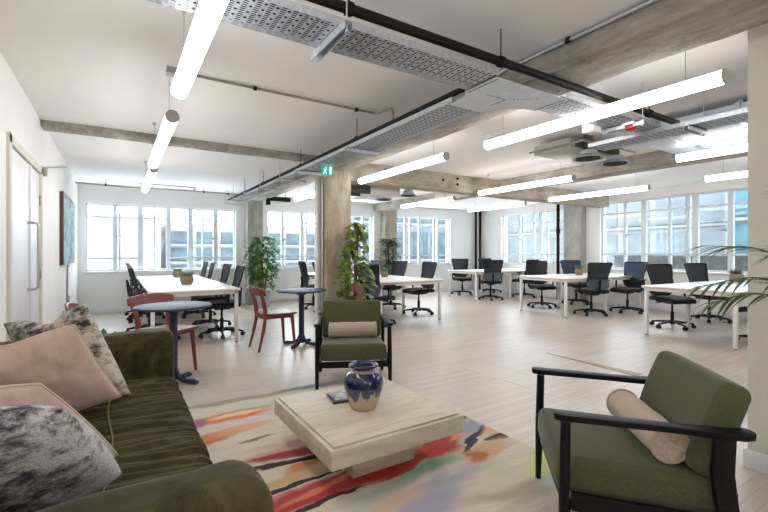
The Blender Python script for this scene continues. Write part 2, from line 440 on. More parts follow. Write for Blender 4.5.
def vasemat():
    t = NT('drip_glazed_stoneware'); c = t.coord(); sep = t.n('ShaderNodeSeparateXYZ'); t.l(c, sep.inputs[0])
    drip = t.noise(t.coord(scale=(1, 1, .12)), 34, 3, .6)
    h = t.math('ADD', sep.outputs[2], t.math('MULTIPLY', t.math('SUBTRACT', drip, 0.5), -.24))
    k = t.n('ShaderNodeMapRange'); t.l(h, k.inputs[0]); k.inputs[1].default_value = .098; k.inputs[2].default_value = .108
    sp = t.noise(c, 30, 5, .7)
    glaze = t.ramp(sp, [(.30, (.005, .006, .03)), (.52, (.008, .011, .062)), (.66, (.035, .05, .16)), (.78, (.42, .42, .46))])
    band = t.n('ShaderNodeMapRange'); t.l(sep.outputs[2], band.inputs[0]); band.inputs[1].default_value = .155; band.inputs[2].default_value = .162
    glaze = t.mix(band.outputs[0], t.mix(.45, glaze, (.13, .135, .22)), glaze)
    nk = t.math('MULTIPLY', t.math('GREATER_THAN', sep.outputs[2], .252), t.math('LESS_THAN', t.math('ADD', sep.outputs[2], t.math('MULTIPLY', sp, .012)), .276))
    glaze = t.mix(nk, glaze, (.34, .24, .16))
    col = t.mix(k.outputs[0], (.50, .38, .26), glaze)
    return t.done(t.bsdf(col, t.mix(k.outputs[0], (.7, .7, .7), (.12, .12, .12)), 0, t.bump(sp, .1, .004), coat=.3))
M['vase'] = vasemat()
def artmat():
    t = NT('abstract_teal_painting'); c = t.coord('Generated')
    a = t.noise(c, 3.2, 6, .65, 1.5); b = t.noise(c, 9, 5, .7, .6)
    col = t.ramp(a, [(.3, (.05, .10, .14)), (.45, (.12, .24, .30)), (.55, (.28, .42, .46)), (.7, (.45, .52, .52))])
    col = t.mix(.35, col, t.ramp(b, [(.4, (.06, .12, .2)), (.6, (.5, .58, .6))]))
    return t.done(t.bsdf(col, .6))
M['painting'] = artmat()
M['canvas_edge'] = simple('dark_brown_frame', (.09, .045, .032), .5, 0, .1)
M['facade'] = simple('white_render', (.125, .13, .133), .8, 0, .08, 1.2, spec=.1)
M['facade_glass'] = simple('blue_grey_glazing', (.042, .055, .063), .7, 0, .25, 1.6, spec=.1)
M['teal_glass'] = simple('teal_glazing', (.036, .078, .094), .7, 0, .3, 1.1, spec=.1)
M['facade_grey'] = simple('pale_grey_cladding', (.085, .094, .10), .8, 0, .1, 1.5, spec=.1)
M['parapet'] = simple('mottled_white_parapet', (.11, .12, .124), .8, 0, .2, 9, spec=.1)
M['magazine'] = simple('magazine_cover', (.42, .43, .46), .35, 0, .5, 22)
M['magazine_dark'] = simple('dark_magazine_cover', (.06, .06, .07), .35, 0, .4, 20)
M['paper'] = simple('paper_edge', (.72, .70, .66), .8, 0, .05, 90)
M['sign_green'] = emis('exit_sign_green', (.03, .36, .28), .5)
M['sign_white'] = emis('exit_sign_white', (.75, 1, .9), .6)
M['grille'] = simple('dark_grille', (.10, .10, .09), .6, .2, .2, 40)
M['threshold'] = simple('oak_threshold', (.36, .24, .13), .5, 0, .15, 20, stretch=(8, 1, 1))
M['brass_strip'] = simple('pale_floor_strip', (.80, .77, .72), .4, .1, .02)
# ------------------------------------------------------------------ camera
cam = bpy.data.cameras.new('camera'); co = bpy.data.objects.new('camera', cam); COL.objects.link(co)
TH = math.radians(32.347)
co.location = (0, 0, 1.24); co.rotation_euler = (PI / 2, 0, -TH)
cam.sensor_width = 36; cam.lens = 420 / 768 * 36; cam.shift_y = -4 / 768; cam.clip_start = .05; cam.clip_end = 200
scene.camera = co

# ------------------------------------------------------------------ room shell
XL = -.673; YB = 10.2; HC = 2.60
def struct(mb, name, m, **k): return mb.build(name, m, kind='structure', **k)
struct(MB().bx(-1.0, 11.2, -2.3, 10.6, -.12, 0), 'floor', M['floor'], smooth=0)
struct(MB().bx(-1.0, 11.2, -2.3, 10.6, HC, HC + .05), 'ceiling', M['ceiling'], smooth=0)
def wall(name, m, mat, u0, u1, openings, thick, z1=HC):
    mb = MB(); u = u0
    for a, b, c, d in sorted(openings):
        mb.bx(u, a, 0, thick, 0, z1, m)
        if c > 0: mb.bx(a, b, 0, thick, 0, c, m)
        mb.bx(a, b, 0, thick, d, z1, m); u = b
    mb.bx(u, u1, 0, thick, 0, z1, m)
    return struct(mb, name, mat, smooth=0)
MBK = T(0, YB, 0)
SP = math.radians(5)
P0 = V((10.23, YB, 0))
MRT = Matrix(((-math.sin(SP), math.cos(SP), 0, P0.x), (-math.cos(SP), -math.sin(SP), 0, P0.y), (0, 0, 1, 0), (0, 0, 0, 1)))
MLF = Matrix(((0, -1, 0, XL), (1, 0, 0, 0), (0, 0, 1, 0), (0, 0, 0, 1)))       # u = world Y, outward = -X
WB = [(-.55, 2.34, .85, 2.22), (3.09, 6.11, .86, 2.26), (6.89, 8.97, .87, 2.31)]
WR = [(1.06, 3.46, .90, 2.38), (4.43, 8.6, .85, 2.41)]
wall('wall_back', MBK, M['wall'], -1.0, 10.6, WB, .24)
wall('wall_right', MRT, M['wall'], -.4, 12.7, WR, .24)
wall('wall_left', MLF, M['wall'], -2.3, 10.6, [(3.97, 5.52, 0, 2.10)], .18)
MFR = Matrix(((-1, 0, 0, 0), (0, -1, 0, -2.06), (0, 0, 1, 0), (0, 0, 0, 1)))     # u = -X, outward = -Y
WF_ADDED = [(-2.2, -1.6, 1.2, 2.0)]  # added opening out of view, lets daylight into the near end
wall('wall_front', MFR, M['wall'], -11.2, 1.0, WF_ADDED, .24)
struct(MB().bx(3.07, 3.55, -2.06, .925, 0, HC), 'wall_stub', M['wall_cream'], smooth=0)
struct(MB().bx(XL, 10.2, YB - .014, YB, 0, .10), 'baseboard_back', M['white_trim'], bevel=.003)
struct(MB().bx(0, 12.2, -.014, 0, 0, .10, MRT), 'baseboard_right', M['white_trim'], bevel=.003)
struct(MB().bx(-2.06, 3.93, -.014, 0, 0, .10, MLF).bx(5.56, YB - .02, -.014, 0, 0, .10, MLF), 'baseboard_left', M['white_trim'], bevel=.003)
struct(MB().bx(3.053, 3.07, -2.06, .942, 0, .105).bx(3.07, 3.55, .925, .942, 0, .105), 'baseboard_stub', M['white_trim'], bevel=.003)

def window(n, m, o, mull, trans, handles):
    u0, u1, z0, z1 = o; y0, y1 = .07, .12
    f = MB(); e = .035
    f.bx(u0, u0 + e, y0, y1, z0, z1, m).bx(u1 - e, u1, y0, y1, z0, z1, m)
    f.bx(u0, u1, y0, y1, z0, z0 + e, m).bx(u0, u1, y0, y1, z1 - e, z1, m)
    for u, w in mull: f.bx(u - w / 2, u + w / 2, y0 - .008, y1 + .004, z0 + .01, z1 - .01, m)
    for z, a, b, w in trans: f.bx(a, b, y0 - .004, y1 + .002, z - w / 2, z + w / 2, m)
    w = struct(f, 'window_%d' % n, M['steel_frame'], smooth=0)
    MB().bx(u0 + .01, u1 - .01, .093, .097, z0 + .01, z1 - .01, m).build('pane', M['glass'], w, smooth=0)
    MB().bx(u0 - .04, u1 + .04, -.05, .075, z0 - .03, z0, m).build('window_sill', M['white_trim'], w, bevel=.004)
    for hu, hz, s in handles:
        h = MB().bx(hu - .012, hu + .012, y0 - .03, y0, hz - .03, hz + .03, m)
        h.tube([m @ V((hu, y0 - .03, hz)), m @ V((hu + s * .03, y0 - .05, hz + .005)), m @ V((hu + s * .13, y0 - .05, hz + .012))], .008, 8)
        h.build('handle', M['conduit'], w)
    return w
th, md = .075, .03
window(1, MBK, WB[0], [(-.05, th), (.40, .10), (.66, md), (.93, .09), (1.37, .10), (1.63, md), (1.90, .09), (.03, md)],
       [(1.95, -.55, 2.34, .03), (1.11, -.55, .40, .035), (1.11, .93, 2.34, .035)], [(-.02, 1.55, 1), (1.84, 1.55, -1)])
window(2, MBK, WB[1], [(3.49, .05), (4.0, .09), (4.12, md), (4.62, .05), (5.05, .09), (5.36, md), (5.8, .05)],
       [(1.985, 3.09, 6.11, .03), (1.14, 3.09, 6.11, .035)], [(3.52, 1.55, 1), (5.40, 1.55, 1)])
window(3, MBK, WB[2], [(7.25, .06), (7.43, .05), (7.79, .08), (8.36, .06), (8.50, .05)],
       [(2.045, 6.89, 8.97, .03), (1.145, 6.89, 8.97, .035)], [(7.2, 1.56, -1)])
window(4, MRT, WR[0], [(1.74, .08), (2.30, .05), (2.55, .09), (2.80, md), (3.14, .05)],
       [(2.07, 1.06, 3.46, .03), (1.17, 1.06, 3.46, .035)], [(1.8, 1.6, 1)])
window(5, MRT, WR[1], [(5.01, .05), (5.44, .10), (5.98, .04), (6.32, .05), (6.46, .11), (7.05, .09), (7.6, .05), (8.1, .1)],
       [(2.14, 4.43, 8.6, .035), (1.19, 4.43, 8.6, .045)], [(5.05, 1.62, 1), (6.98, 1.66, -1)])

window(6, MFR, WF_ADDED[0], [(-1.9, .05)], [], [])  # unseen window added behind the camera to light the near part

# door in the left wall
d = struct(MB().bx(3.97, 4.05, -.02, .12, 0, 2.10, MLF).bx(5.45, 5.52, -.02, .12, 0, 2.10, MLF).bx(3.97, 5.52, -.02, .12, 2.03, 2.10, MLF), 'door_1', M['wall_cream'], bevel=.004)
lf = MB().bx(4.055, 4.90, .0, .045, .006, 2.025, MLF).build('door_leaf', M['door_paint'], d, bevel=.003)
MB().tube(roundcorner([MLF @ V((4.80, 0, .91)), MLF @ V((4.80, -.075, .91)), MLF @ V((4.80, -.075, 1.50)), MLF @ V((4.80, 0, 1.50))], .05), .012, 10).build('handle', M['steel'], lf)
l2 = MB().bx(4.91, 5.445, .0, .045, .006, 2.025, MLF).bx(4.88, 4.94, -.012, .004, .006, 2.025, MLF).build('door_leaf', M['door_paint'], d, bevel=.003)
for z in (.30, 1.02, 1.76): MB().tube([MLF @ V((5.447, -.008, z - .05)), MLF @ V((5.447, -.008, z + .05))], .010, 8).build('hinge', M['conduit'], l2)

# concrete frame
def rough_box(x0, x1, y0, y1, z0, z1, amp=.008, cell=.10, seed=0):
    mb = MB(); dx, dy, dz = x1 - x0, y1 - y0, z1 - z0; c = V(((x0 + x1) / 2, (y0 + y1) / 2, (z0 + z1) / 2))
    def fn(p):
        q = V(p) + c
        o = V((noise.noise(q * 3.1 + V((seed, 0, 0))), noise.noise(q * 3.1 + V((0, 9 + seed, 0))), noise.noise(q * 3.1 + V((0, 0, 5 + seed)))))
        o += .5 * V((noise.noise(q * 11 + V((seed, 2, 0))), noise.noise(q * 11 + V((3, seed, 0))), noise.noise(q * 11 + V((0, 7, seed)))))
        return p + o * amp
    mb.rbox(c, (dx, dy, dz), .012, tuple(max(1, int(q / cell)) for q in (dx, dy, dz)), 1, fn=fn)
    return mb
struct(rough_box(2.43, 2.85, -2.05, YB, 2.43, 2.63), 'ceiling_beam', M['beam'], smooth=50)
struct(rough_box(6.12, 6.44, -2.05, YB, 2.40, 2.63, seed=3), 'ceiling_beam', M['beam'], smooth=50)
cb = struct(rough_box(2.84, 9.85, 5.56, 5.82, 2.30, 2.63, seed=5), 'ceiling_beam', M['cross_beam'], smooth=50)
for x, z in ((3.55, 2.53), (5.05, 2.53), (5.05, 2.43), (4.72, 2.48)):
    MB().tube([(x, 5.545, z), (x, 5.58, z)], .022, 14).build('bolt_hole', M['rubber'], cb)
struct(rough_box(XL, 2.44, 5.52, 5.72, 2.53, 2.63, .010, seed=8), 'ceiling_beam', M['beam'], smooth=50)
struct(rough_box(2.54, 2.94, 5.56, 5.88, 0, 2.44, .006, seed=11), 'concrete_column', M['column'], smooth=50)
struct(rough_box(2.55, 2.905, 9.95, YB + .02, 0, 2.50, .005, seed=13), 'concrete_column', M['grey_column'], smooth=50)
struct(rough_box(6.34, 6.74, 9.95, YB + .02, 0, 2.55, .005, seed=15), 'concrete_column', M['column'], smooth=50)
mc = rough_box(3.56, 4.05, -.22, .03, 0, 2.58, .005, seed=17); mc.v = [MRT @ p for p in mc.v]
struct(mc, 'concrete_column', M['grey_column'], smooth=50)
# trims on the floor: a pale joint strip and an oak wedge
struct(MB().slab([(3.11, 3.54), (3.122, 3.54), (3.262, 1.1), (3.25, 1.1)], 0, .003), 'trim_1', M['brass_strip'], smooth=0)
struct(MB().slab([(4.44, 3.28), (4.50, 2.2), (4.36, 2.2)], 0, .004), 'trim_2', M['threshold'], smooth=0)

# ------------------------------------------------------------------ world outside
wd = bpy.data.worlds.new('sky'); scene.world = wd; wd.use_nodes = True
bg = wd.node_tree.nodes['Background']; bg.inputs[0].default_value = (.84, .92, 1.0, 1); bg.inputs[1].default_value = 5.6
def building(label, m, u0, u1, z0, z1, depth, wallmat, glassmat, rows, bays, gap=.12):
    t = thing('office_building', label, 'building', m.translation.to_tuple(), 0)
    mi = Matrix.Translation(-m.translation) @ m
    MB().bx(u0, u1, 0, depth, z0, z1, mi).build('facade', wallmat, t, smooth=0)
    for a, b in rows:
        du = (u1 - u0) / bays
        for i in range(bays):
            w = MB().bx(u0 + du * i + gap, u0 + du * (i + 1) - gap, -.03, .05, a, b, mi).build('window', glassmat, t, smooth=0)
    g = MB()
    for a, b in rows: g.bx(u0, u1, -.12, 0, a - .12, a - .04, mi)
    g.build('ledge', M['facade'], t, smooth=0)
    return t
building('white rendered building with blue-grey window bands outside the left back windows', T(0, 17.5, 0), 1.6, 7.8, -3, 2.35, 4, M['facade'], M['facade_glass'], [(-1.4, -.2), (.15, .72), (.92, 1.38), (1.58, 2.02)], 7, .07)
building('plain white rendered building at far left outside the left back window', T(0, 16.4, 0), -7, 1.2, -3, 2.5, 5, M['facade'], M['facade'], [(.3, .8)], 4)
building('pale grey office building outside the third back window', T(0, 18, 0), 9.6, 19, -3, 4.5, 4, M['facade_grey'], M['facade_glass'], [(-1.2, .4), (.9, 2.3), (2.8, 4)], 6)
MR2 = Matrix(((-math.sin(SP), math.cos(SP), 0, 16.6), (-math.cos(SP), -math.sin(SP), 0, YB), (0, 0, 1, 0), (0, 0, 0, 1)))
building('white panelled building outside the right hand windows, left of the teal glazed one', MR2, -6, 5.0, -3, 3.6, 4, M['facade'], M['facade_grey'], [(-1, .4), (.75, 1.9), (2.2, 3.1)], 9)
building('teal glazed office building seen through the large right hand window', MR2 @ T(0, -1.2, 0), 5.3, 13.5, -3, 3.4, 4, M['facade'], M['teal_glass'], [(-1, .9), (1.1, 2.05), (2.25, 3.3)], 6)
o = MB().bx(3.6, 10.5, 1.8, 2.1, -2, 1.12, MRT).bx(3.6, 10.5, 1.72, 2.18, 1.10, 1.17, MRT).build('parapet', M['parapet'], smooth=0)
tag(o, 'mottled white rooftop parapet just outside the large right hand window', 'parapet')

# ------------------------------------------------------------------ tube lights
def tube_light(label, x, y0, y1, z, r=.045):
    t = thing('tube_light', label, 'light', (x, (y0 + y1) / 2, z), 0, 'suspended tube lights')
    h = (y1 - y0) / 2
    # frosted lower shell that gives the light, added spine keeps it off the ceiling
    A0 = math.radians(135); A1 = math.radians(405)
    def shell(a0, a1, rr): return lambda a, b: V((rr * math.cos(lerp(a0, a1, b)), lerp(-h + .012, h - .012, a), rr * math.sin(lerp(a0, a1, b))))
    MB().surf(shell(A0, A1, r), 1, 24).build('diffuser', M['tube'], t)
    MB().surf(shell(math.radians(44), math.radians(136), r + .001), 1, 10).build('top_shield', M['white_plastic'], t)
    for s in (-1, 1):
        MB().tube([(0, s * (h - .014), 0), (0, s * h, 0)], r + .001, 24).build('end_cap', M['grey_plastic'], t)
        yy = s * (h - .22)
        MB().tube([(0, yy, r - .002), (0, yy, HC - z)], .0022, 6).lathe([(0, HC - z - .018), (.018, HC - z - .018), (.018, HC - z + .01)], 12, (0, yy, 0)).build('suspension_wire', M['grey_plastic'], t)
    return t
LN = ' in the left hand row over the sofa and long desk'
tube_light('lit white tube light, nearest of the left hand row, above the sofa', .31, .83, 2.79, 2.2)
tube_light('lit white tube light, second along the left hand row, before the thin left beam', .325, 3.31, 5.26, 2.2)
tube_light('lit white tube light, farthest and smallest of the left hand row', .35, 5.54, 7.47, 2.2)
tube_light('white tube light at the near end of the left hand row, added outside the view', .30, -1.65, .32, 2.2)  # unseen tube continuing the row, added for interior light
tube_light('long lit tube light, largest on the right, in front of the fire bell', 3.095, 1.03, 2.99, 2.3)
tube_light('lit tube light directly right of the main concrete column, over the first bench desk', 3.065, 3.55, 5.50, 2.3)
tube_light('small lit tube light left of the main concrete column near the back windows', 3.02, 6.3, 8.1, 2.3)
tube_light('lit tube light at the right edge, upper one touching the cream wall stub', 5.35, .30, 2.25, 2.3)
tube_light('lit tube light crossing in front of the cross beam, middle of the room', 5.49, 3.61, 5.46, 2.3)
tube_light('lit tube light beyond the cross beam above the office chairs of the middle desk', 5.60, 6.25, 8.05, 2.3)
tube_light('lit tube light at the right edge, lower one in front of the large right window', 7.18, .70, 2.65, 2.3)
tube_light('lit tube light above the second bench desk, in front of the right wall column', 7.36, 3.49, 5.38, 2.3)
tube_light('lit tube light farthest back on the right, in front of the black corner pipes', 7.52, 6.1, 7.85, 2.3)

# ------------------------------------------------------------------ cable trays and services
def tray(name, label, L, W, loc, rz, struts=(), H=.035, cables=True):
    t = thing(name, label, 'cable tray', loc, rz)
    MB().surf(lambda a, b: V((L * a, W * b, 0)), 1, 1).build('tray_floor', M['tray'], t, smooth=0)
    cbm = MB()
    for k in range(int((W - .06) / .022)):
        yy = .03 + .011 + k * .022
        cbm.tube([V((L * q / 24, yy + .006 * noise.noise(V((L * q / 3, k, 0))), .012 + .004 * noise.noise(V((L * q / 2, k, 5))))) for q in range(25)], .0098, 6)
    if cables: cbm.build('cables', M['dark_pipe'], t)
    for y in (0, W):
        MB().bx(0, L, y - .001, y + .001, 0, H).bx(0, L, y - .009 if y else y, y if y else y + .009, H - .001, H + .001).build('flange', M['galv'], t, smooth=0)
    for x, y0, y1 in struts:
        MB().bx(x - .021, x + .021, y0, y1, -.008, -.001).bx(x - .021, x - .017, y0, y1, -.04, -.001).bx(x + .017, x + .021, y0, y1, -.04, -.001).build('bracket', M['galv'], t, smooth=0)
        for y in (y0 + .02,):
            MB().tube([(x, y, -.045), (x, y, HC - loc[2])], .004, 8).tube([(x, y, -.05), (x, y, -.035)], .009, 6).build('threaded_rod', M['galv'], t)
    return t
tray('cable_tray', 'wide perforated cable tray across the top of the view, left of the junction plate', 2.60, .265, (-.66, 1.765, 2.30), 0, [(1.55, -.06, .34)], cables=True)
tray('cable_tray', 'perforated steel cable tray running back from the junction plate past the main column', 3.15, .31, (2.30, 2.25, 2.30), PI / 2, [(1.55, -.04, .35), (2.95, -.04, .36)])
t = thing('cable_ladder', 'open ladder of slim rails and rungs running from the main column to the back wall', 'cable tray', (2.30, 5.42, 2.30), PI / 2)
for y in (.004, .30): MB().bx(0, 4.3, y - .004, y + .004, 0, .03).build('rail', M['galv'], t, smooth=0)
for x in (.5, 1.5, 2.5, 3.4, 4.1):
    MB().bx(x - .018, x + .018, -.06, .36, -.012, -.001).bx(x - .018, x - .014, -.06, .36, -.03, -.001).build('rung', M['galv'], t, smooth=0)
    MB().tube([(x, .33, -.03), (x, .33, HC - 2.30)], .004, 8).build('threaded_rod', M['galv'], t)

tray('cable_tray', 'short perforated cable tray right of the junction plate, carrying the red fire bell', 1.32, .27, (2.60, 1.765, 2.30), 0, [(.95, -.05, .30)])
tray('cable_tray', 'perforated cable tray crossing below the round ceiling diffusers at upper right', 1.95, .28, (4.16, .45, 2.262), PI / 2, [(1.1, -.03, .31)])
jp = tag(MB().slab([(1.92, 1.765), (2.62, 1.765), (2.62, 2.03), (2.50, 2.05), (2.36, 2.13), (2.30, 2.27), (1.99, 2.27), (1.97, 2.10), (1.92, 2.03)], 2.286, 2.290).build('junction_plate', M['galv_light'], smooth=0), 'flat pale steel junction plate where the cable trays meet', 'plate')
sp = MB()
for a, b in (((2.08, 1.99), (2.25, 1.99)), ((2.25, 1.99), (2.25, 2.13)), ((2.25, 1.99), (2.42, 1.86))):
    for i in range(9):
        x = lerp(a[0], b[0], i / 8); y = lerp(a[1], b[1], i / 8); sp.bx(x - .006, x + .006, y - .003, y + .003, 2.2845, 2.2862)
for i in range(14): sp.bx(1.935, 1.947, 1.78 + i * .0185, 1.789 + i * .0185, 2.2845, 2.2862); sp.bx(2.59, 2.602, 1.78 + i * .018, 1.789 + i * .018, 2.2845, 2.2862)
sp.build('slot_line', M['rubber'], jp, smooth=0)

def pipe(name, label, pts, r, mat, clamps=(), cat='pipe'):
    t = thing(name, label, cat, (0, 0, 0))
    MB().tube(roundcorner(pts, .08), r, 12).build('run', mat, t)
    for c, ax in clamps:
        m = MB().tube([V(c) - V(ax) * .014, V(c) + V(ax) * .014], r + .008, 12)
        m.tube([V(c) + V((0, 0, r)), V((c[0], c[1], HC))], .004, 6)
        m.build('clamp', M['dark_pipe'], t)
    return t
pipe('black_pipe', 'thick black iron pipe running across above the wide cable tray', [(XL, 1.78, 2.398), (4.25, 1.78, 2.398)], .026, M['dark_pipe'], [((.93, 1.78, 2.398), (1, 0, 0)), ((1.97, 1.78, 2.398), (1, 0, 0)), ((3.75, 1.78, 2.398), (1, 0, 0))])
pipe('black_pipe', 'dark pipe running back beside the cable tray towards the main column', [(2.05, 2.2, 2.385), (2.05, 9.6, 2.385)], .022, M['dark_pipe'], [((2.05, 3.75, 2.385), (0, 1, 0)), ((2.05, 5.3, 2.385), (0, 1, 0)), ((2.05, 7.0, 2.385), (0, 1, 0)), ((2.05, 8.2, 2.385), (0, 1, 0))])
pipe('cable_bundle', 'thin grey cable run fixed along the ceiling in front of the back windows', [(XL, 9.68, 2.535), (.2, 9.69, 2.515), (1.2, 9.66, 2.53), (2.6, 9.68, 2.52), (4.0, 9.66, 2.53)], .016, M['conduit'], [((-.2, 9.685, 2.53), (1, 0, 0)), ((1.55, 9.67, 2.525), (1, 0, 0)), ((2.05, 9.675, 2.52), (1, 0, 0))], 'cable')
pipe('conduit', 'slim conduit bar hanging near the farthest left tube light, before the back window', [(.32, 8.9, 2.50), (1.3, 8.92, 2.50), (1.3, 9.35, 2.50)], .012, M['conduit'], [((1.3, 9.2, 2.50), (0, 1, 0))], 'conduit')
pipe('conduit', 'slim steel conduit fixed to the ceiling from the left tube lights to the branch tray', [(.36, 3.47, 2.584), (2.12, 3.49, 2.584), (2.07, 3.12, 2.53), (2.06, 3.10, 2.405)], .0105, M['conduit'], [((.95, 3.48, 2.584), (1, 0, 0)), ((1.90, 3.49, 2.584), (1, 0, 0))], 'conduit')
pipe('conduit', 'slim steel conduit clipped along the top edge of the large concrete beam', [(2.405, -2.0, 2.578), (2.405, 5.4, 2.578)], .011, M['galv'], [((2.405, 1.62, 2.578), (0, 1, 0)), ((2.405, .9, 2.578), (0, 1, 0))], 'conduit')
pipe('conduit', 'vertical steel conduit on the left face of the main concrete column', [(2.522, 5.66, 0), (2.522, 5.66, 2.34)], .014, M['galv'], (), 'conduit')
o = MB().bx(2.487, 2.536, 5.76, 5.87, 0, 2.40).build('trunking', M['white_plastic'], bevel=.003); tag(o, 'white vertical trunking on the left face of the main concrete column', 'trunking')
pipe('wall_conduit', 'slim vertical conduit with a small box on the left wall under the painting', [(XL + .012, 8.1, .10), (XL + .012, 8.1, 1.04)], .011, M['conduit'], (), 'conduit')
o = MB().bx(XL, XL + .04, 8.05, 8.15, .46, .56).build('socket_box', M['grey_plastic'], bevel=.004); tag(o, 'small grey box on the vertical wall conduit under the painting', 'box')
o = MB().bx(XL, XL + .05, 5.54, 5.62, 2.03, 2.12).build('alarm_box', M['grey_plastic'], bevel=.008); tag(o, 'small pale box on the left wall at the top corner of the door', 'box')
pipe('wall_cable', 'thin cable running along the left wall from the box over the door', [(XL + .02, 5.66, 2.13), (XL + .02, 7.9, 2.52)], .007, M['conduit'], (), 'cable')
pipe('corner_pipe', 'left one of two black vertical pipes in the far right corner of the room', [(9.97, 10.08, 0), (9.97, 10.08, HC)], .035, M['dark_pipe'])
pipe('corner_pipe', 'right one of two black vertical pipes in the far right corner of the room', [(10.12, 10.04, 0), (10.12, 10.04, HC)], .035, M['dark_pipe'])
cp = pipe('column_pipe', 'black vertical pipe on the left side of the right wall column', [MRT @ V((3.42, -.25, 0)), MRT @ V((3.42, -.25, HC))], .04, M['dark_pipe'])
MB().tube([MRT @ V((3.42, -.25, 1.72)), MRT @ V((3.42, -.25, 1.84))], .055, 14).build('collar', M['dark_pipe'], cp)

# exit sign on the column
es = thing('exit_sign', 'small green and white running man exit sign beside the top of the main column', 'sign', (2.12, 4.62, 2.215), math.radians(-30))
MB().bx(-.12, .12, -.012, .012, -.085, .085).build('sign_body', M['grey_plastic'], es, bevel=.004)
MB().bx(-.105, .105, -.0145, -.011, -.07, .07).build('sign_face', M['sign_green'], es, smooth=0)
pg = MB().bx(.045, .085, -.017, -.014, -.055, .055)
def limb(a, b, w):
    a = V((a[0], 0, a[1])); b = V((b[0], 0, b[1])); dd = (b - a).normalized(); n = V((-dd.z, 0, dd.x)) * w / 2
    return [a + n, a - n, b - n, b + n]
for a, b, w in (((-.03, .022), (-.045, -.012), .022), ((-.045, -.012), (-.012, -.028), .013), ((-.012, -.028), (-.02, -.055), .012), ((-.045, -.012), (-.075, -.05), .013), ((-.03, .02), (.0, .006), .010), ((-.032, .02), (-.07, .012), .010)):
    q = limb(a, b, w); pg.add([p + V((0, -.017, 0)) for p in q] + [p + V((0, -.0145, 0)) for p in q], [(0, 1, 2, 3), (4, 7, 6, 5), (0, 4, 5, 1), (1, 5, 6, 2), (2, 6, 7, 3), (3, 7, 4, 0)])
pg.tube([(-.022, -.017, .042), (-.022, -.0145, .042)], .012, 14)
pg.build('pictogram', M['sign_white'], es, smooth=0, weld=False)
MB().bx(-.14, .14, -.006, .006, .085, .098).build('bracket', M['galv'], es)
es.scale = (.62, .85, .85)

# fire bell, boxes, detectors
fb = thing('fire_bell', 'red round fire alarm bell under the cable tray at upper right', 'alarm', (3.56, 1.83, 2.30))
MB().lathe([(0, -.065), (.03, -.063), (.043, -.05), (.046, -.03), (.042, -.02), (0, -.02)], 24).build('bell', M['red_plastic'], fb)
MB().bx(-.05, .05, -.05, .05, -.022, 0).build('back_box', M['white_plastic'], fb, bevel=.004)
o = MB().bx(3.66, 3.78, 1.90, 2.01, 2.262, 2.30).build('junction_box', M['white_plastic'], bevel=.005); tag(o, 'cream square junction box under the cable tray just right of the fire bell', 'box')
o = MB().bx(3.34, 3.46, 2.02, 2.12, 2.25, 2.34).build('junction_box', M['white_plastic'], bevel=.006); tag(o, 'white square box beside the cable tray left of the fire bell', 'box')
el = thing('emergency_light', 'small white emergency spotlight on the ceiling near the large right tube light', 'light', (3.66, 3.45, HC))
MB().lathe([(0, -.035), (.05, -.035), (.06, 0)], 20).build('base', M['white_plastic'], el)
MB().tube([(0, 0, -.03), (-.03, .0, -.085)], .028, 14).build('lamp_head', M['white_plastic'], el)
o = MB().bx(.30, .40, 3.43, 3.51, HC - .05, HC).build('junction_box', M['grey_plastic'], bevel=.004); tag(o, 'small grey ceiling box between the two nearest left tube lights', 'box')

def diffuser(label, x, y, z, r=.165):
    t = thing('air_diffuser', label, 'vent', (x, y, z))
    MB().lathe([(r, 0), (r * 1.0, .006), (r * .82, .03), (r * .62, .045), (r * .60, .09), (0, .09)], 32).build('cone', M['galv'], t)
    for k in (.8, .55, .3): MB().lathe([(r * k, -.004), (r * (k - .12), .03), (r * (k - .10), .032), (r * (k + .01), -.002), (r * k, -.004)], 28).build('ring', M['grille'], t)
    MB().tube([(0, 0, .08), (0, 0, HC - z)], .05, 14).build('duct_neck', M['grille'], t)
    return t
diffuser('round steel air diffuser under the ceiling, left of the pair near the fire bell', 4.62, 2.86, 2.325)
diffuser('round steel air diffuser under the ceiling, right of the pair near the fire bell', 5.12, 2.82, 2.315)
diffuser('round air diffuser behind the cross beam beside the main column, lower of the pair', 4.15, 6.55, 2.20, .15)
diffuser('round air diffuser behind the cross beam beside the main column, upper of the pair', 4.32, 6.02, 2.23, .15)
ac = thing('fan_coil_unit', 'pale grey ceiling air conditioning box above the round diffusers at upper right', 'air conditioner', (4.85, 3.12, 2.43))
MB().bx(-.50, .50, -.22, .28, 0, .12).build('casing', M['grey_plastic'], ac, bevel=.008)
MB().bx(-.42, .40, -.227, -.219, .02, .10).build('grille', M['grille'], ac, smooth=0)
MB().tube([(-.56, -.42, .03), (.5, -.42, .03)], .012, 8).tube([(-.56, .3, .03), (-.56, -.42, .03)], .012, 8).build('pipework', M['conduit'], ac)
MB().bx(-.3, -.27, -.02, .0, .12, HC - 2.43).bx(.3, .33, -.02, .0, .12, HC - 2.43).build('hanger', M['galv'], ac, smooth=0)
ac = thing('fan_coil_unit', 'white ceiling air conditioning box with dark grille behind the cross beam', 'air conditioner', (3.72, 6.45, 2.22))
MB().bx(-.12, .48, -.35, .4, 0, .17).build('casing', M['white_plastic'], ac, bevel=.008)
for yy in (-.33, .02): MB().bx(-.62, -.13, yy - .025, yy + .025, .0, .15).build('grille', M['grille'], ac, smooth=0)
MB().bx(.05, .08, 0, .02, .17, HC - 2.22).build('hanger', M['galv'], ac, smooth=0)
du = thing('air_duct', 'large flat pale blue-grey sheet metal duct under the ceiling at upper right', 'duct', (5.0, 1.75, 2.40))
MB().bx(-.42, .62, -1.0, .62, 0, .14).build('casing', M['galv_light'], du, bevel=.006)
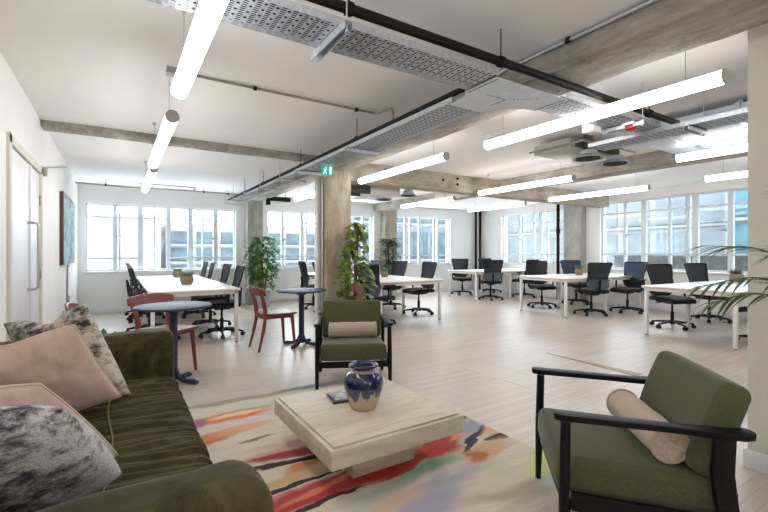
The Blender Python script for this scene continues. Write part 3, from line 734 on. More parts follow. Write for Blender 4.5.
for yy in (-.30, .30): MB().bx(-.43, .63, yy - .02, yy + .02, -.012, .15).build('seam_strap', M['galv'], du, smooth=0)
MB().bx(-.30, -.27, -.3, -.27, .14, .2).bx(.40, .43, -.3, -.27, .14, .2).build('hanger', M['galv'], du, smooth=0)
pipe('cable_bundle', 'bundle of black cables lying along the crossing tray at upper right', [(4.05, 1.78, 2.32), (4.10, 1.3, 2.33), (4.08, .45, 2.33)], .022, M['dark_pipe'], [((4.08, .9, 2.33), (0, 1, 0))], 'cable')
bd = pipe('black_duct_pipe', 'black elbow pipe under the ceiling just left of the main column top', [(3.3, 9.2, 2.42), (2.80, 9.2, 2.42), (2.80, 9.2, 2.28)], .05, M['dark_pipe'], [((3.2, 9.2, 2.42), (1, 0, 0))])
# ------------------------------------------------------------------ bench desks
def desk(label, x0, y0, W, L, nmod, rz=0, along='y', mod=None):
    """desk in its own frame: long side along +y (length L), end at y=0, width W along x"""
    t = thing('bench_desk', label, 'desk', (x0, y0, 0), rz, 'white bench desks')
    MB().bx(0, W, 0, L, .722, .740).build('tabletop', [M['desk_top']], t, bevel=.002)
    e = .012
    MB().bx(.0005, W - .0005, .0005, L - .0005, .706, .7215).build('edge_band', M['desk_edge'], t, smooth=0)
    f = MB(); s = .045
    ys = [L * i / nmod for i in range(nmod + 1)]
    for x in (.03, W - .03 - s): f.bx(x, x + s, .03, L - .03, .665, .706)
    for i, y in enumerate(ys):
        yy = min(max(y, .025 + s / 2), L - .025 - s / 2)
        f.bx(.03, W - .03, yy - s / 2, yy + s / 2, .665, .706)
    f.build('frame', M['white_metal'], t, bevel=.002)
    for i, y in enumerate(ys):
        yy = min(max(y, .025 + s / 2), L - .025 - s / 2)
        for x in (.025, W - .025 - s):
            lg = MB().bx(x, x + s, yy - s / 2, yy + s / 2, .012, .706).build('leg', M['white_metal'], t, bevel=.003)
            MB().tube([(x + s / 2, yy, 0), (x + s / 2, yy, .014)], .018, 10).build('foot', M['rubber'], lg)
    return t
desk('long white bench desk at the left with four chairs down each side', .32, 5.95, 1.11, 4.0, 2)
desk('white bench desk in the middle of the room, right of the main concrete column', 3.64, 5.88, 1.36, 3.6, 3)
RS = -SP - math.radians(2.0)
def rdesk(label, x, y):      # near-end corner (x, y) is the front left corner; desk runs along +X
    a = -PI / 2 - math.radians(4.5)
    return desk(label, x, y, 1.2, 2.4, 2, a)
rdesk('white bench desk nearest on the right, beside the cream wall stub', 6.64, 3.26)
rdesk('white bench desk second from the right, in front of the right wall column', 7.16, 6.0)
rdesk('white bench desk farthest back on the right, in front of the black corner pipes', 7.74, 8.93)
# ------------------------------------------------------------------ office chair (faces +x)
def office_chair():
    t = thing('office_chair', '', 'office chair')
    hub = MB().lathe([(.0, .062), (.035, .062), (.042, .075), (.042, .115), (.03, .125), (0, .125)], 18)
    for k in range(5):
        a = 2 * PI * k / 5
        hub.tube([(.03 * math.cos(a), .03 * math.sin(a), .098), (.17 * math.cos(a), .17 * math.sin(a), .088), (.305 * math.cos(a), .305 * math.sin(a), .068)], [.024, .019, .014], 8)
    st = hub.build('star_base', M['black_plastic'], t)
    for k in range(5):
        a = 2 * PI * k / 5; c = V((.30 * math.cos(a), .30 * math.sin(a), .030)); n = V((-math.sin(a), math.cos(a), 0))
        m = MB().tube([c - n * .026, c - n * .008], .030, 14).tube([c + n * .008, c + n * .026], .030, 14).tube([c + V((0, 0, .01)), c + V((0, 0, .045))], .010, 8).tube([c - n * .012, c + n * .012], .018, 8)
        m.build('caster', M['caster'], st)
    MB().tube([(0, 0, .12), (0, 0, .26)], .026, 14).tube([(0, 0, .26), (0, 0, .41)], .016, 12).build('gas_column', M['black_plastic'], t)
    MB().rbox((0, 0, .415), (.22, .16, .05), .015, (1, 1, 1), 2).tube([(-.02, -.10, .42), (-.02, -.24, .415)], .008, 8).rbox((-.02, -.255, .414), (.05, .05, .012), .005, (1, 1, 1), 2).build('tilt_mechanism', M['black_plastic'], t)
    def sf(p):
        x, y, z = p
        z += -.035 * max(0, (x - .10) / .14) ** 2 - .012 * max(0, 1 - (y / .24) ** 2) * (1 if z > 0 else 0)
        return (x, y * (1 - .08 * max(0, x) / .24), z)
    MB().rbox((.01, 0, .475), (.49, .48, .075), .034, (5, 5, 1), 4, fn=sf).build('seat', M['chair_fabric'], t)
    # backrest
    Z0, Z1 = .62, 1.03
    def half(z):
        pts = [(.50, .15), (.56, .225), (.62, .24), (.70, .205), (.78, .212), (.90, .235), (1.03, .25)]
        for (a, b), (c, d) in zip(pts, pts[1:]):
            if z <= c: 
                u = (z - a) / (c - a); u = u * u * (3 - 2 * u); return lerp(b, d, u)
        return pts[-1][1]
    def bxp(z, y):
        return -.205 - .02 * math.sin((z - .5) / .53 * PI) * -1 - (z - .5) * .17 + .35 * y * y + (.018 if .55 < z < .8 else 0) * math.sin((z - .55) / .25 * PI)
    MB().surf(lambda a, b: V((bxp(lerp(.69, 1.02, a), (2 * b - 1) * half(lerp(.69, 1.02, a))), (2 * b - 1) * half(lerp(.69, 1.02, a)) * .97, lerp(.69, 1.02, a))), 10, 8).build('back_mesh', M['mesh_dark'], t)
    fr = MB()
    L = [V((bxp(z, half(z)), half(z), z)) for z in [lerp(.64, 1.015, i / 10) for i in range(11)]]
    R = [V((p.x, -p.y, p.z)) for p in L]
    top = [V((bxp(1.03, y), y, 1.03)) for y in [lerp(half(1.02) - .02, -half(1.02) + .02, i / 8) for i in range(9)]]
    bot = [V((bxp(.69, y) , y, .69)) for y in [lerp(-half(.69), half(.69), i / 6) for i in range(7)]]
    fr.tube(L + top + R[::-1], .0115, 8).tube(bot, .011, 8)
    fr.build('back_frame', M['black_plastic'], t)
    lm = MB().surf(lambda a, b: V((bxp(lerp(.50, .71, a), (2 * b - 1) * half(lerp(.50, .71, a))) - .012, (2 * b - 1) * half(lerp(.50, .71, a)), lerp(.50, .71, a))), 10, 10)
    n = len(lm.v); lm.v += [p + V((-.016, 0, 0)) for p in lm.v]; lm.f += [[i + n for i in f][::-1] for f in lm.f]; lm.mi += [0] * len(lm.mi)
    e = []
    nu, nv = 10, 10
    loop = [i * 11 for i in range(11)] + [110 + j for j in range(1, 11)] + [i * 11 + 10 for i in range(9, -1, -1)] + [j for j in range(9, 0, -1)]
    for a, b in zip(loop, loop[1:] + loop[:1]): lm.f.append([a, b, b + n, a + n]); lm.mi.append(0)
    lm.build('lumbar_shell', M['dark_lumbar'], t)
    MB().tube(smoothpath([(-.08, 0, .42), (-.19, 0, .42), (-.25, 0, .47), (-.262, 0, .60), (-.275, 0, .70)], 4), .022, 8).build('back_support', M['black_plastic'], t)
    for s in (-1, 1):
        m = MB().tube(roundcorner([(-.02, s * .18, .435), (-.03, s * .275, .435), (-.05, s * .285, .67)], .05), [.016] * 8, 8)
        m.build('armrest_post', M['black_plastic'], t)
        MB().rbox((-.01, s * .282, .682), (.25, .075, .028), .012, (2, 1, 1), 3).build('armrest_pad', M['black_plastic'], t)
    return t
CH0 = office_chair(); FIRST = [True]
def place_chair(x, y, deg, label, blue=False, lumbar=False, star=None):
    if FIRST[0]: o = CH0; FIRST[0] = False
    else: o = dup(CH0)
    o.location = (x, y, 0); o.rotation_euler = (0, 0, math.radians(deg)); o['label'] = label; o['group'] = 'office chairs at the bench desks'
    for c in kids(o):
        b = c.name.split('.')[0]
        if b == 'star_base': c.rotation_euler = (0, 0, math.radians(random.uniform(0, 72) if star is None else star))
        if (b == 'back_mesh' and blue) or (b == 'lumbar_shell' and lumbar):
            c.material_slots[0].link = 'OBJECT'; c.material_slots[0].material = M['mesh_blue'] if b == 'back_mesh' else M['lumbar']
    return o
pos = ['nearest', 'second', 'third', 'farthest']
YS = [6.55, 7.45, 8.75, 9.5]
QS = []
for p, y in zip(pos, YS):
    QS.append((1.30, y, 180, 'black office chair, %s on the right side of the long left desk' % p))
    QS.append((.42, y, 0, 'black office chair, %s on the left side of the long left desk' % p))
for x, y, a, l in QS: place_chair(x, y, a + random.uniform(-4, 4), l)
place_chair(5.10, 6.75, 176, 'black office chair, nearest on the right side of the middle desk')
place_chair(5.12, 7.80, 186, 'black office chair, second on the right side of the middle desk')
place_chair(5.12, 8.95, 178, 'slate blue backed office chair, farthest on the right side of the middle desk', True)
place_chair(3.72, 6.10, 20, 'office chair with slate lumbar shell at the near left corner of the middle desk', False, True)
place_chair(3.66, 7.85, 3, 'black office chair left of the middle desk, half hidden by the main column edge')
place_chair(3.66, 8.70, -4, 'black office chair left of the middle desk, showing just left of the main column')
place_chair(7.70, 3.30, -112, 'black office chair behind the nearest right desk, left one of two')
place_chair(8.95, 3.24, -110, 'black office chair behind the nearest right desk, right one of two')
place_chair(7.32, 2.02, 84, 'black office chair in front of the nearest right desk, mostly behind the cream wall stub')
place_chair(8.05, 6.08, -118, 'black office chair behind the left end of the second right desk')
place_chair(9.25, 6.02, -118, 'slate blue backed office chair behind the second right desk, before the right wall column', True)
place_chair(7.90, 4.82, 66, 'office chair with slate lumbar seen from behind, in front of the second right desk', False, True)
place_chair(8.85, 4.62, 172, 'black office chair turned sideways at the right end of the second right desk', True)
place_chair(8.48, 9.12, -118, 'black office chair behind the farthest right desk, beside the black corner pipes')
place_chair(9.62, 9.10, -95, 'black office chair behind the farthest right desk, mostly hidden by the chair before it')
place_chair(8.18, 7.74, 58, 'office chair with slate lumbar seen from behind, at the farthest right desk', False, True)
place_chair(9.40, 7.66, 92, 'black office chair in front of the right end of the farthest right desk')

# ------------------------------------------------------------------ bistro tables and red chairs
def bistro(label, x, y, rz):
    t = thing('bistro_table', label, 'table', (x, y, 0), rz, 'navy bistro tables')
    MB().lathe([(0, .712), (.31, .712), (.333, .718), (.338, .726), (.333, .735), (.323, .738), (0, .738)], 48).build('tabletop', M['navy'], t)
    MB().tube([(0, 0, .03), (0, 0, .70)], .036, 20).lathe([(.036, .66), (.10, .70), (.10, .712), (0, .712)], 20).build('column', M['navy'], t)
    for k in range(4):
        a = k * PI / 2
        MB().tube(smoothpath([(.02 * math.cos(a), .02 * math.sin(a), .13), (.06 * math.cos(a), .06 * math.sin(a), .055), (.13 * math.cos(a), .13 * math.sin(a), .026), (.22 * math.cos(a), .22 * math.sin(a), .024)], 4), .022, 10).rbox((.225 * math.cos(a), .225 * math.sin(a), .016), (.055, .055, .032), .012, (1, 1, 1), 3).build('foot', M['navy'], t)
    return t
bistro('round navy bistro table next to the far arm of the sofa', .445, 4.43, math.radians(-42))
bistro('round navy bistro table in front of the main concrete column', 2.07, 5.33, math.radians(-48))
def red_chair():
    t = thing('dining_chair', '', 'chair')
    def sf(p):
        x, y, z = p
        return (x, y * (1 - .10 * (.5 - x / .42)), z - .012 * (1 - (y / .22) ** 2) + .006 * (x / .2) ** 2)
    MB().rbox((0.01, 0, .45), (.43, .44, .026), .012, (8, 8, 1), 3, fn=sf).build('seat', M['red_wood'], t)
    for s in (-1, 1):
        MB().tube([(.20, s * .195, 0), (.165, s * .175, .44)], [.016, .025], 12).build('front_leg', M['red_wood'], t)
        MB().tube(smoothpath([(-.27, s * .19, 0), (-.205, s * .178, .28), (-.185, s * .175, .45), (-.205, s * .182, .60), (-.255, s * .20, .76)], 5), [.016] * 4 + [.021] * 6 + [.026] * 6 + [.022] * 5, 12).build('rear_leg', M['red_wood'], t)
    MB().bx(.14, .175, -.165, .165, .395, .44).bx(-.20, -.165, -.165, .165, .395, .44).bx(-.19, .16, -.18, -.155, .395, .44).bx(-.19, .16, .155, .18, .395, .44).build('seat_rail', M['red_wood'], t, bevel=.004)
    def br(a, b):
        y = (2 * b - 1) * .262; w = .055 * (1 - .35 * abs(2 * b - 1) ** 3)
        z = .735 + (2 * a - 1) * w + .012 * (1 - (y / .26) ** 2)
        return V((-.268 + .55 * y * y - (z - .73) * .18, y, z))
    bk = MB().surf(br, 6, 22)
    n = len(bk.v); bk.v += [p + V((.024, 0, 0)) for p in bk.v]; bk.f += [[i + n for i in f][::-1] for f in bk.f]
    W = 23
    loop = [i * W for i in range(7)] + [6 * W + j for j in range(1, W)] + [i * W + W - 1 for i in range(5, -1, -1)] + [j for j in range(W - 2, 0, -1)]
    bk.f += [[a, b, b + n, a + n] for a, b in zip(loop, loop[1:] + loop[:1])]
    bk.mi = [0] * len(bk.f)
    bk.build('backrest', M['red_wood'], t, smooth=60, bevel=.006)
    return t
rc = red_chair()
RC = [(1.73, 5.40, 2, 'oxblood red wooden chair left of the bistro table by the main column'),
      (2.50, 5.10, 176, 'oxblood red wooden chair behind the green armchair, right of the far bistro table'),
      (.42, 4.86, -57, 'oxblood red wooden chair behind the bistro table next to the sofa'),
      (-.10, 4.47, -2, 'oxblood red wooden chair by the left wall, its back showing above sofa cushions')]
for i, (x, y, a, l) in enumerate(RC):
    o = rc if i == 0 else dup(rc)
    o.location = (x, y, 0); o.rotation_euler = (0, 0, math.radians(a)); o['label'] = l; o['group'] = 'red wooden chairs'

# ------------------------------------------------------------------ green armchairs (face +x)
def armchair():
    t = thing('armchair', '', 'armchair')
    bw = M['black_wood']
    for s in (-1, 1):
        MB().tube([(.342, s * .326, 0), (.336, s * .323, .30), (.33, s * .32, .565)], [.0145, .021, .019], 16).build('front_leg', bw, t)
        rl = MB()
        prof = [(-.295, .0, .020), (-.255, .15, .027), (-.225, .30, .036), (-.212, .42, .036), (-.222, .555, .032)]
        sec = []
        for x, z, w in prof:
            sec += [(x - w, s * .318 - .016, z), (x + w, s * .318 - .016, z), (x + w, s * .318 + .016, z), (x - w, s * .318 + .016, z)]
        fs = [(0, 1, 2, 3), (16, 17, 18, 19)]
        for i in range(4):
            for j in range(4):
                k = (j + 1) % 4; fs.append((i * 4 + j, i * 4 + k, i * 4 + 4 + k, i * 4 + 4 + j))
        rl.add(sec, fs).build('rear_leg', bw, t, bevel=.006)
        # armrest: plan outline with rounded front and a broad rounded rear paddle
        pl = []
        top = [(.375, .018), (.36, .030), (.33, .034), (.10, .030), (-.04, .026), (-.12, .030), (-.20, .042), (-.27, .044), (-.303, .029), (-.313, .010)]
        ol = [(x, w) for x, w in top] + [(x, -w) for x, w in top[::-1]]
        def zc(x): return .587 - .03 * ((.375 - x) / .76) + .012 * max(0, (-x - .15) / .25)
        vs = [(x, s * .322 + y, zc(x) + .013) for x, y in ol] + [(x, s * .322 + y * .9, zc(x) - .013) for x, y in ol]
        n = len(ol); fs = []
        h = len(top)
        for i in range(h - 1):
            fs.append((i, i + 1, n - 2 - i, n - 1 - i)); fs.append((n + i, n + n - 1 - i, n + n - 2 - i, n + i + 1))
        for i in range(n): j = (i + 1) % n; fs.append((i, j, n + j, n + i))
        MB().add(vs, fs).build('armrest', bw, t, bevel=.005)
        MB().add([(.31, s * .318 - .012, .215), (-.26, s * .318 - .012, .185), (-.26, s * .318 - .012, .25), (.31, s * .318 - .012, .285), (.31, s * .318 + .012, .215), (-.26, s * .318 + .012, .185), (-.26, s * .318 + .012, .25), (.31, s * .318 + .012, .285)],
                 [(0, 1, 2, 3), (4, 7, 6, 5), (0, 4, 5, 1), (1, 5, 6, 2), (2, 6, 7, 3), (3, 7, 4, 0)]).build('side_rail', bw, t, bevel=.004)
    MB().bx(.31, .335, -.318, .318, .20, .255).build('front_rail', bw, t, bevel=.004)
    MB().bx(-.265, -.24, -.318, .318, .30, .345).build('back_rail', bw, t, bevel=.004)
    tilt = Matrix.Rotation(math.radians(4), 4, 'Y')
    def sf(p):
        x, y, z = p
        return (x + .012 * (1 - (y / .3) ** 2) * (1 if x > .2 else 0), y, z + (.012 * (1 - (y / .28) ** 2) * (1 - (x / .33) ** 2) if z > 0 else 0))
    MB().rbox((0, 0, 0), (.62, .595, .145), .040, (8, 8, 2), 5, M=T(.04, 0, .318) @ Matrix.Rotation(math.radians(-3.5), 4, 'Y'), fn=sf).build('seat_cushion', M['green_wool'], t)
    def bf(p):
        x, y, z = p
        return (x + .10 * y * y * 1.6 + (.012 * (1 - (z / .2) ** 2) if x > 0 else 0), y, z)
    MB().rbox((0, 0, 0), (.112, .60, .375), .042, (2, 8, 6), 5, M=T(-.242, 0, .550) @ Matrix.Rotation(math.radians(-19), 4, 'Y'), fn=bf).build('back_cushion', M['green_wool'], t)
    return t
ac0 = armchair()
ac0.location = (1.925, 3.612, .006); ac0.rotation_euler = (0, 0, math.radians(-116)); ac0['label'] = 'green armchair with black wood arms behind the coffee table, facing the camera'; ac0['group'] = 'green armchairs'
ac1 = dup(ac0); ac1.location = (1.958, 1.018, .006); ac1.rotation_euler = (0, 0, math.radians(135.5)); ac1['label'] = 'large green armchair with black wood arms in the right foreground, turned towards the coffee table'

def bolster(label, M4, r=.078, L=.44, loc=None):
    t = thing('bolster_cushion', label, 'cushion', loc); t.rotation_euler = M4
    h = L / 2
    def pt(a, b):
        y = lerp(-h, h, a); e = min(1, (h - abs(y)) / .02); rr = r * (.93 + .07 * e ** .5) * (1 + .02 * math.sin(a * 17 + b * 9) * e)
        an = 2 * PI * b
        return V((rr * math.cos(an), y, rr * math.sin(an) * (.96 if True else 1)))
    MB().surf(pt, 24, 32).build('cover', M['oat_fabric'], t, smooth=180)
    for s in (-1, 1):
        # gathered end disc with a button
        def en(a, b):
            an = 2 * PI * b; q = a
            bulge = .012 * math.sin(q * PI) - .010 * (1 - q) ** 3 + .0022 * math.cos(an * 9) * q * (1 - q) * 4
            return V((r * .93 * q * math.cos(an), s * (h + bulge), r * .93 * q * math.sin(an)))
        ep = MB().surf(en, 10, 72, flip=s < 0).build('end_panel', M['oat_fabric'], t, smooth=180)
        MB().tube([(r * .95 * math.cos(2 * PI * k / 48), s * h, r * .95 * math.sin(2 * PI * k / 48)) for k in range(49)], .0075, 8).build('piping', M['oat_fabric'], t)
        MB().lathe([(0, .014), (.014, .012), (.022, .0), (.022, -.006)], 18, M=T(0, s * (h - .008), 0) @ Matrix.Rotation(-s * PI / 2, 4, 'X')).build('button', M['oat_fabric'], ep)
    return t
def on_chair(x, y, z, a, yaw=0):
    c, s = math.cos(a), math.sin(a); return lambda ox, oy: (x + c * ox - s * oy, y + s * ox + c * oy, z)
bolster('oatmeal bolster cushion on the seat of the armchair behind the coffee table', (0, 0, math.radians(-116)), .078, .45, on_chair(1.935, 3.622, .474, math.radians(-116))(-.045, 0))
bolster('oatmeal bolster cushion with buttoned end on the armchair in the right foreground', (0, 0, math.radians(139)), .072, .46, on_chair(1.958, 1.018, .476, math.radians(135.5))(-.060, .005))

# ------------------------------------------------------------------ sofa
so = thing('sofa', 'dark olive velvet ribbed sofa along the left wall in the foreground', 'sofa', (-.16, 2.1, 0))
ov = M['olive_velvet']; MO = T(.16, -2.1, 0)
def ribs_y(p):
    x, y, z = p
    w = .5 + .5 * math.sin(2 * PI * (y + .010 * math.sin(x * 6 + y * 3.1) + .012 * noise.noise(V((x * 3, y * 7, 2)))) / (.047))
    a = .0105 if z > 0 or x > .25 else 0
    q = noise.noise(V((x * 3, y * 9, 0))) * .016 + noise.noise(V((x * 2.2, y * 20, 7))) * .020
    z2 = z + (a * (w ** .6) + q if z > 0 else 0) + (.022 * (1 - ((x) / .36) ** 2) if z > 0 else 0)
    x2 = x + (a * w ** .6 if x > .25 else 0)
    return (x2, y, z2)
MB().rbox((-.03, 2.11, .345), (.69, 1.93, .15), .060, (22, 330, 1), 5, M=MO, fn=ribs_y).build('seat_cushion', ov, so, smooth=80)
MB().tube([(-.03 + .012 * math.sin(y * 7), y, .4505 + .012) for y in [1.18 + i * .06 for i in range(32)]], .0035, 6, M=MO).build('seam', M['seam'], so)
MB().rbox((-.17, 2.11, .19), (.90, 1.93, .19), .03, (3, 6, 1), 3, M=MO).build('base', ov, so)
def ribs_arm(s):
    def fn(p):
        x, y, z = p
        w = .5 + .5 * math.sin(2 * PI * x / .052)
        k = .007 * w ** .6 * min(1, max(0, (.29 - z) / .08))
        q = noise.noise(V((x * 5, z * 3, s * 7))) * .008
        return (x, y + (-k if y < -.05 else k if y > .05 else 0) * 1, z + q + .006 * noise.noise(V((x * 11, y * 11, s))))
    return fn
MB().rbox((-.17, 3.19, .415), (.98, .22, .61), .062, (70, 3, 12), 5, M=MO, fn=ribs_arm(1)).build('armrest', ov, so, smooth=80)
MB().rbox((-.175, 1.035, .418), (.98, .23, .61), .085, (40, 3, 12), 6, M=MO, fn=ribs_arm(2)).build('armrest', ov, so, smooth=80)
def ribs_back(p):
    x, y, z = p
    w = .5 + .5 * math.sin(2 * PI * y / .068)
    return (x + (.010 * w ** .6 if x > 0 else 0) - z * .12, y, z)
MB().rbox((-.50, 2.11, .52), (.23, 1.93, .44), .06, (3, 200, 8), 4, M=MO, fn=ribs_back).build('backrest', ov, so, smooth=80)
for x in (.22, -.56):
    for y in (1.05, 3.17): MB().tube([(x, y, .012), (x, y, .11)], [.018, .026], 12, M=MO).build('leg', M['black_wood'], so)

def pillow(label, name, c, th, mat, cord=None, bow=.055, crease=0, seed=0):
    """scatter cushion spanning four corners, plump in the middle, pinched corners, sides bowed inwards"""
    c = [V(p) for p in c]; ctr = sum(c, V()) / 4
    nrm = (c[2] - c[0]).cross(c[3] - c[1]).normalized()
    t = thing(name, label, 'cushion', ctr)
    N = 36
    def pt(u, v, sg):
        s, q = 2 * u - 1, 2 * v - 1
        b = bow
        uu = .5 + .5 * s * (1 - b * (1 - q * q)); vv = .5 + .5 * q * (1 - b * (1 - s * s))
        p = c[0] * (1 - uu) * (1 - vv) + c[1] * uu * (1 - vv) + c[2] * uu * vv + c[3] * (1 - uu) * vv
        e = max(0, (1 - s * s)) ** .48 * max(0, (1 - q * q)) ** .48
        w = noise.noise(V((s * 2.2, q * 2.2, seed))) * .010 + noise.noise(V((s * 5, q * 5, seed + 4))) * .004
        k = crease * math.exp(-((s) / .35) ** 2) * math.exp(-((q + 1) / .6) ** 2)
        return p + nrm * sg * (th * e + w * e) - (c[3] - c[0]) * -k * (1 if True else 0) - ctr
    m = MB()
    m.surf(lambda u, v: pt(u, v, 1), N, N); m.surf(lambda u, v: pt(u, v, -1), N, N, flip=True)
    cv = m.build('cover', mat, t, smooth=180)
    if cord:
        lp = [(i / 24, 0) for i in range(24)] + [(1, i / 24) for i in range(24)] + [(1 - i / 24, 1) for i in range(24)] + [(0, 1 - i / 24) for i in range(25)]
        MB().tube([pt(u, v, 1) for u, v in lp], .0045, 6).build('piping', cord, cv)
    return t
# corners: upper left, upper right, lower right, lower left (as the cushion leans)
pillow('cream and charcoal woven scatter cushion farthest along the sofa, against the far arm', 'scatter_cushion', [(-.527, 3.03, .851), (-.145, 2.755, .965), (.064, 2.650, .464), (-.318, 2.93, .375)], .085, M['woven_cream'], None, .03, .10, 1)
pillow('dusty pink velvet cushion standing in the middle of the sofa', 'scatter_cushion', [(-.60, 2.22, .845), (-.169, 2.395, .905), (.013, 2.52, .505), (-.43, 2.40, .445)], .095, M['pink_velvet'], M['pink_cord'], .03, .04, 2)
pillow('dusty pink velvet cushion behind the grey and black cushion, near end of the sofa', 'scatter_cushion', [(-.549, 1.62, .839), (-.213, 1.745, .812), (-.003, 1.925, .455), (-.342, 1.80, .46)], .080, M['pink_velvet'], M['pink_cord'], -.07, .02, 3)
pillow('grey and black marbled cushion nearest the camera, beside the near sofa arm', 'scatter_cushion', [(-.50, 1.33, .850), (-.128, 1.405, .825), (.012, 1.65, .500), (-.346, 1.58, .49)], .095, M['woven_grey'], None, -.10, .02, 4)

# ------------------------------------------------------------------ rug and coffee table
rg = MB().rbox((1.06, 2.17, .003), (2.30, 3.0, .006), .0025, (2, 2, 1), 2).build('rug', M['rug'], smooth=40)
tag(rg, 'large abstract painted rug in cream, red, black and green under the coffee table', 'rug')
ct = thing('coffee_table', 'square travertine coffee table with stepped top on a block base', 'coffee table', (1.285, 2.26, .006))
MB().bx(-.425, .425, -.435, .435, .183, .278).build('tabletop', M['travertine'], ct, bevel=.003)
MB().bx(-.403, .403, -.413, .413, .278, .291).build('top_step', M['travertine'], ct, bevel=.002)
MB().bx(-.205, .205, -.24, .24, 0, .183).build('base', M['travertine'], ct, bevel=.003)
vs = MB().lathe([(0, .0), (.062, .0), (.072, .006), (.080, .03), (.098, .085), (.112, .14), (.116, .175), (.112, .205), (.096, .238), (.072, .256), (.066, .266), (.070, .276), (.084, .284), (.088, .292), (.084, .300), (.074, .302), (.064, .296), (.058, .280), (.058, .262), (.070, .245), (.095, .21), (.098, .16), (.07, .03), (0, .02)], 48)
v = vs.build('vase', M['vase'], smooth=60, loc=(1.258, 2.218, .296)); v.scale = (1.04, 1.04, .89); tag(v, 'stout blue drip glazed stoneware vase on the coffee table', 'vase')
for k, (z, mat, rz, d) in enumerate([(.296, 'magazine_dark', 1.40, (.17, .235, .014)), (.3102, 'magazine', 1.46, (.15, .21, .010))]):
    b = thing('magazine', ['dark magazine at the bottom, flat on the coffee table behind the vase', 'grey magazine lying on top of the dark one behind the vase'][k], 'magazine', (1.252 + .006 * k, 2.425, z), rz)
    MB().bx(-d[0] / 2 + .003, d[0] / 2 - .003, -d[1] / 2 + .003, d[1] / 2 - .003, .0012, d[2] - .0012).build('pages', M['paper'], b, smooth=0)
    MB().bx(-d[0] / 2, d[0] / 2, -d[1] / 2, d[1] / 2, d[2] - .0012, d[2]).bx(-d[0] / 2, d[0] / 2, -d[1] / 2, d[1] / 2, 0, .0012).bx(-d[0] / 2, -d[0] / 2 + .002, -d[1] / 2, d[1] / 2, 0, d[2]).build('cover', M[mat], b, smooth=0)

# painting
pt = thing('painting', 'large abstract teal painting with dark edge on the left wall', 'painting', (XL, 8.05, 1.56))
MB().bx(0, .045, -.86, .86, -.50, .51).build('frame', M['canvas_edge'], pt, bevel=.002)
MB().bx(.044, .0475, -.852, .86, -.50, .503).build('canvas', M['painting'], pt, smooth=0)

# ------------------------------------------------------------------ plants
def leaf(mb, base, d, up, L, W, curl=.25, fold=.2, n=5, tip=1.0, shape='oval'):
    d = V(d).normalized(); side = d.cross(V(up))
    if side.length < 1e-3: side = d.orthogonal()
    side.normalize(); u = side.cross(d).normalized()
    vs = []; fs = []
    for i in range(n + 1):
        t = i / n
        if shape == 'oval': w = math.sin(PI * min(1, t * .96 + .03)) ** .75
        elif shape == 'heart': w = (math.sin(PI * min(1, (t * .85 + .15))) ** .6) * (1.05 - .25 * t)
        else: w = min(1, t * 5) * (1 - t ** 1.6)
        p = V(base) + d * (L * t) - u * (curl * L * t * t)
        hw = W / 2 * w
        vs += [p + side * hw + u * fold * hw, p, p - side * hw + u * fold * hw]
    for i in range(n):
        a = i * 3; fs += [(a, a + 3, a + 4, a + 1), (a + 1, a + 4, a + 5, a + 2)]
    mb.add(vs, fs)
def pot(t, r0, r1, h, mat, z=0):
    p = MB().lathe([(0, z), (r0, z), (r0 + .005, z + .01), (r1, z + h - .02), (r1 + .006, z + h), (r1 - .008, z + h), (r1 - .02, z + h - .03), (0, z + h - .03)], 28).build('pot', mat, t)
    MB().lathe([(0, z + h - .022), (r1 - .018, z + h - .025)], 20).build('soil', M['soil'], t)
def rv(a=1): 
    while True:
        v = V((random.uniform(-1, 1), random.uniform(-1, 1), random.uniform(-1, 1)))
        if .05 < v.length < 1: return v * a
# tall bushy plant by the back left column
random.seed(11)
t = thing('potted_shrub', 'tall leafy green plant in a pale pot in front of the grey back column', 'plant', (2.76, 9.50, 0))
pot(t, .15, .19, .34, M['grey_pot'])
fo = MB(); sm = MB()
for k in range(6):
    a = k * 1.05; top = V((.16 * math.cos(a), .16 * math.sin(a), random.uniform(.9, 1.45)))
    pth = smoothpath([(.04 * math.cos(a), .04 * math.sin(a), .3), (.10 * math.cos(a + .5), .10 * math.sin(a + .5), .7), top], 6); sm.tube(pth, .010, 6)
for k in range(560):
    z = random.uniform(.42, 1.58); R = .34 * (1 - .45 * abs((z - 1.15) / .7) ** 1.5) + .05
    a = random.uniform(0, 2 * PI); r = R * random.uniform(.25, 1) ** .6
    p = V((r * math.cos(a), r * math.sin(a), z)); d = V((math.cos(a), math.sin(a), random.uniform(-.5, .5))) + rv(.5)
    leaf(fo, p, d, (0, 0, 1), random.uniform(.10, .16), random.uniform(.07, .10), .3, .15, 4)
sm.build('stem', M['stem'], t); fo.build('foliage', M['leaf'], t, smooth=60, weld=False)
# climbing plant at the main column
t = thing('climbing_plant', 'variegated climbing plant on a moss pole at the right of the main concrete column', 'plant', (2.86, 5.30, 0))
pot(t, .12, .16, .28, M['terracotta'])
MB().tube([(0, 0, .25), (.02, 0, 1.05), (.05, 0, 1.62)], .026, 10).build('moss_pole', M['moss_pole'], t)
fo = MB(); sm = MB()
for k in range(165):
    z = .50 + 1.18 * (k / 165); R = lerp(.25, .10, (z - .5) / 1.18) + (.05 if .75 < z < 1.1 else 0); a = random.uniform(0, 2 * PI)
    r = R * random.uniform(.45, 1); ox = .05 * max(0, (z - .9)) / .7
    p = V((ox + r * math.cos(a), r * math.sin(a) * .7, z)); d = V((math.cos(a), math.sin(a) - .3, random.uniform(-1.1, -.1)))
    sm.tube([(ox, 0, z - .05), p], .0035, 5, caps=False)
    leaf(fo, p, d, (0, -.3, 1), random.uniform(.09, .14), random.uniform(.07, .105), .2, .12, 5, shape='heart')
